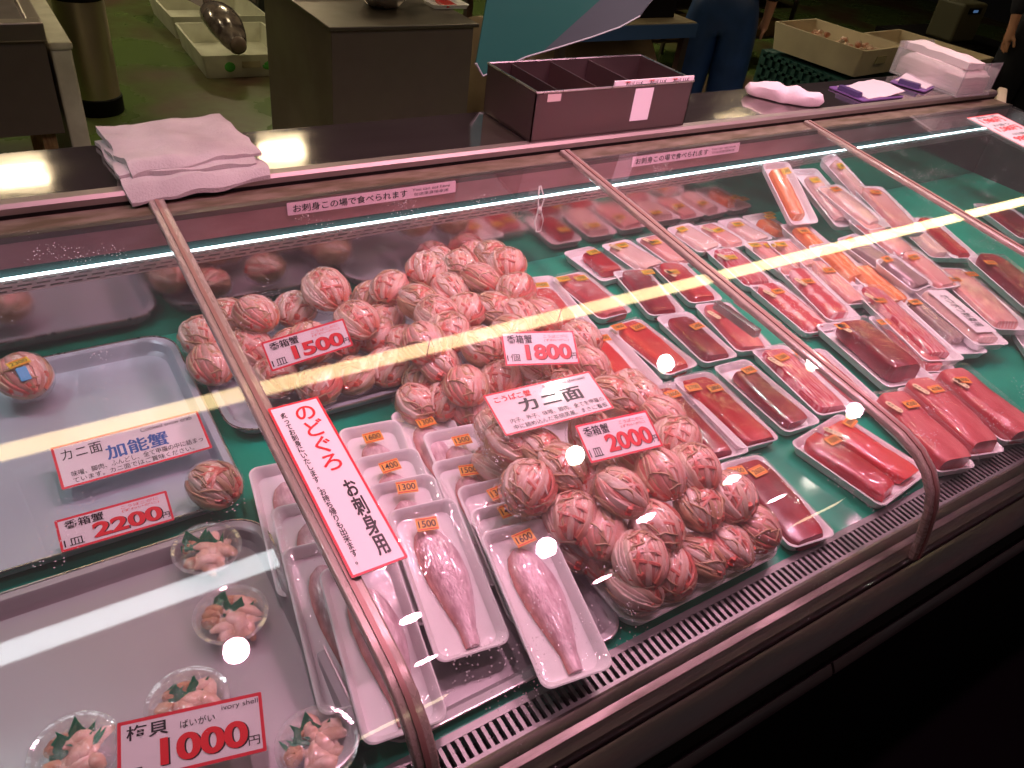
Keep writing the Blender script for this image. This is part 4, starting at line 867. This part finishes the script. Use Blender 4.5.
# ---------------------------------------------------------------- people
SKIN=mat('skin',(.50,.25,.17),.5,sss=.05)
def skin(name,verts,edges,rad,m,parent,root=0,sub=2):
    me=bpy.data.meshes.new(name); me.from_pydata(verts,edges,[]); o=link(bpy.data.objects.new(name,me),parent)
    me.materials.append(m); s=o.modifiers.new('skin','SKIN'); s.use_smooth_shade=True; u=o.modifiers.new('sub','SUBSURF'); u.levels=sub; u.render_levels=sub
    me.skin_vertices.new() if not me.skin_vertices else None
    for i,r in enumerate(rad): me.skin_vertices[0].data[i].radius=(r,r) if not hasattr(r,'__len__') else r
    me.skin_vertices[0].data[root].use_root=True; return o
def person(x,y,rz,label,shirt,pants,lean=0):
    t=thing('person',label,'person',Matrix.Translation((x,y,-.75))@Matrix.Rotation(rz,4,'Z'))
    V_=[(0,0,.95),(0,0,1.15),(0,0,1.35),(0,0,1.46),(0,.01,1.53),(0,.01,1.63),(0,.0,1.70)]; E_=[(0,1),(1,2),(2,3),(3,4),(4,5),(5,6)]; Rr=[.13,.125,.14,.09,.055,.085,.07]
    def add(p,r,par): V_.append(p); Rr.append(r); E_.append((par,len(V_)-1)); return len(V_)-1
    for s in (-1,1):
        h=add((s*.09,0,.88),.095,0); k=add((s*.11,-.01,.50),.062,h); a=add((s*.115,.01,.10),.042,k); add((s*.12,-.14,.04),.035,a)
        sh=add((s*.19,0,1.40),.062,3); el=add((s*.245,.02,1.12) if s<0 else (.24,-.02,1.13),.044,sh)
        if s>0:
            wr=add((.15,-.26,1.10),.030,el); pm=add((.11,-.32,1.11),(.030,.030),wr)
            for q in range(4): f1_=add((.06,-.345,1.085+q*.019),.0095,pm); add((.03,-.335+.004*q,1.083+q*.019),.008,f1_)
            th_=add((.10,-.335,1.15),.011,pm); add((.075,-.34,1.165),.009,th_); continue
        wr=add((s*.25,-.04,.90),.030,el); pm=add((s*.25,-.055,.83),(.038,.022),wr)
        for q in range(4): f1_=add((s*.25+(q-1.5)*.001,-.085+q*.020,.775),.0095,pm); add((s*.245,-.092+q*.020,.725+abs(q-1.3)*.008),.008,f1_)
        th_=add((s*.235,-.100,.82),.011,pm); add((s*.225,-.115,.775),.009,th_)
    skin('body',V_,E_,Rr,SKIN,t)
    b=MB(); b.ell((0,.02,1.69),(.092,.10,.09),16,10); b.build('hair',mat('black_hair',(.01,.008,.008),.6),t)
    b=MB(); b.tube([(0,-.085,1.645),(0,-.110,1.615),(0,-.088,1.605)],[.008,.014,.008],8)
    b.build('nose',SKIN,t); b=MB()
    for s in (-1,1): b.ell((s*.03,-.083,1.645),(.012,.006,.006),8,6)
    b.build('eyes',BLK,t); MB().ell((0,-.084,1.575),(.024,.006,.006),8,6).build('mouth',mat('lips',(.35,.10,.09),.5),t)
    sv=[(0,0,.88),(0,0,1.15),(0,0,1.35),(0,0,1.45)];se=[(0,1),(1,2),(2,3)];sr=[.165,.158,.165,.10]
    for s in (-1,1):
        n=len(sv); sv+=[(s*.19,0,1.40),(s*.245,.02,1.12),(s*.25,-.03,.94)] if s<0 else [(s*.19,0,1.40),(.24,-.02,1.13),(.17,-.22,1.105)]; se+=[(3,n),(n,n+1),(n+1,n+2)]; sr+=[.078,.060,.046]
    skin('shirt',sv,se,sr,shirt,t)
    pv=[(0,0,1.06),(0,0,.93)];pe=[(0,1)];pr=[.152,.170]
    for s in (-1,1):
        n=len(pv); pv+=[(s*.095,0,.80),(s*.115,-.01,.50),(s*.12,.01,.12)]; pe+=[(1,n),(n,n+1),(n+1,n+2)]; pr+=[.135,.120,.105]
    skin('trousers',pv,pe,pr,pants,t,root=1)
    b=MB()
    for s in (-1,1): b.ell((s*.12,-.05,.05),(.055,.14,.05),12,8)
    b.build('boots',BLK,t); return t
person(3.80,3.50,PI-.82,'person in dark shirt and loose blue waterproof trousers standing behind the counter',mat('black_shirt',(.008,.007,.01),.8),mat('blue_waterproof',(.02,.06,.19),.45,col2=(.012,.04,.13),nscale=6,bump=.5,bscale=9))
a=at(1006,50,.0); person(a.x+.25,a.y-.05,-.5,'person in dark navy clothes at the upper right edge',mat('navy_cloth',(.006,.007,.022),.8),mat('navy_cloth_dark',(.005,.006,.016),.8))
# ---------------------------------------------------------------- lamps
def tube_lamp(x0,x1,y,z,w,col,s,label,name='tube_lamp'):
    t=thing(name,label,'lamp')
    MB().box(x0,x1,y-w/2,y+w/2,z+.004,z+.05).build('lamp_housing',STD,t,smooth=False)
    MB().box(x0+.01,x1-.01,y-w/2+.003,y+w/2-.003,z,z+.004).build('lamp_diffuser',emitter('glow',col,s),t,smooth=False)
    b=MB()
    for x in (x0+.2,x1-.2): b.tube([(x,y,z+.05),(x,y,2.2)],.004,6)
    b.build('hanger',STD,t)
tube_lamp(-.4,7.5,2.16,1.6,.075,(1,.72,.36),8.0,'long warm tube lamp hanging over the vendor side')
tube_lamp(-1.6,.46,1.44,1.6,.075,(.90,.96,1.0),7.0,'short white tube lamp hanging over the left end of the case')
def spot(x,y,z,col,p,label,bc=(1,.9,.6),be=16,r=.020):
    t=thing('spot_lamp',label,'lamp',Matrix.Translation((x,y,z)))
    lathe([(r*1.25,.0),(r*1.9,.025),(r*1.7,.10),(r*.5,.12)]).build('lamp_shade',STD,t)
    MB().ell((0,0,.0),(r,r,r*.4),14,8).build('bulb',emitter('bulb_glow',bc,be),t)
    b=MB(); b.tube([(0,0,.11),(0,0,2.2-z)],.003,6); b.build('lamp_cord',BLK,t)
    ld=bpy.data.lights.new('spot_light','SPOT'); ld.energy=p; ld.color=col; ld.spot_size=math.radians(125); ld.spot_blend=.9; ld.shadow_soft_size=.035
    o=link(bpy.data.objects.new('spot_light',ld),t); o.location=(0,0,-.04)
PK=(1,.44,.61); CW=(.86,.95,1.0); WM=(1,.88,.80)
PW=26.0
for x,y,c,k,l in [(.70,.40,PK,.55,'added unseen pink spot lamp to brighten the front edge, left'),(1.35,.40,PK,.55,'added unseen pink spot lamp to brighten the front edge, middle'),(2.2,.40,PK,.55,'added unseen pink spot lamp to brighten the front edge, right'),(.24,1.16,PK,.8,'pink spot lamp over the whelk tray corner'),(.73,1.00,PK,1.2,'pink spot lamp over the rosy fish'),  # front edge spots are added to brighten the tray rim and bumper
  (1.27,1.08,PK,1.2,'pink spot lamp over the near crab heap'),(1.68,1.00,PK,1.2,'pink spot lamp over the front tuna rows'),(2.13,1.02,PK,1.3,'pink spot lamp right of the second joint bar'),(2.99,1.12,PK,1.2,'pink spot lamp over the right end of the case'),
  (1.60,1.40,WM,.8,'warm white spot lamp over the rear crab heap'),(3.04,1.44,WM,1.0,'warm white spot lamp near the paper dispenser'),(-.5,1.5,CW,.7,'cool white spot lamp over the far left tray'),(2.3,1.70,CW,1.1,'cool white spot lamp over the heaped packs')]:
    spot(x,y,1.6,c,PW*k,l,bc=(1,.8,.9) if c is PK and x<1.2 else (1,.88,.5))
# square ceiling panels for the vendor area
for x,y,p_,w_,l_ in ((1.98,6.12,16,.17,'behind the prep cabinet'),(.12,6.15,16,.17,'above the steel canister'),(1.0,4.6,24,.22,'added to brighten the background, above the sink unit'),(2.6,8.3,40,.3,'added to brighten the background, at the back wall'),(-.8,8.3,40,.3,'added to brighten the background, in the far left corner'),(3.9,5.3,50,.2,'above the drum'),(6.2,5.2,40,.2,'above the foam boxes'),(.9,-1.3,4,.2,'over the customer aisle, left'),(3.6,-1.3,4,.2,'over the customer aisle, right')):  # sink unit, back wall and corner panels are added to brighten the background
    t=thing('ceiling_panel_lamp','square warm ceiling lamp, '+l_,'lamp',Matrix.Translation((x,y,2.15)))
    MB().box(-w_-.02,w_+.02,-w_*.5-.02,w_*.5+.02,.01,.05).build('lamp_frame',STD,t,smooth=False); MB().box(-w_,w_,-w_*.5,w_*.5,0,.01).build('lamp_panel',emitter('panel_glow',(1,.84,.52),p_*1.6),t,smooth=False)
# ---------------------------------------------------------------- world, camera, lift
w=bpy.data.worlds.new('World'); bpy.context.scene.world=w; w.use_nodes=True; bg=w.node_tree.nodes['Background']; bg.inputs[0].default_value=(.6,.5,.55,1); bg.inputs[1].default_value=.05
cam=bpy.data.cameras.new('Camera'); co=bpy.data.objects.new('Camera',cam); C.objects.link(co)
cam.sensor_width=36; cam.lens=FP/1024*36; cam.clip_start=.02
m=Matrix(((MR[0][0],-MR[0][1],-MR[0][2],0),(MR[1][0],-MR[1][1],-MR[1][2],0),(MR[2][0],-MR[2][1],-MR[2][2],1.0),(0,0,0,1)))
co.matrix_world=m; bpy.context.scene.camera=co
for o in list(bpy.context.scene.objects):
    if o.parent is None: o.location.z+=DZ
sc=bpy.context.scene
sc.view_settings.view_transform='Standard'; sc.view_settings.look='None'; sc.view_settings.gamma=1; sc.view_settings.exposure=0.1
try: sc.view_settings.use_curve_mapping=False
except Exception: pass
sc.cycles.transparent_max_bounces=32; sc.cycles.max_bounces=8; sc.cycles.sample_clamp_indirect=4
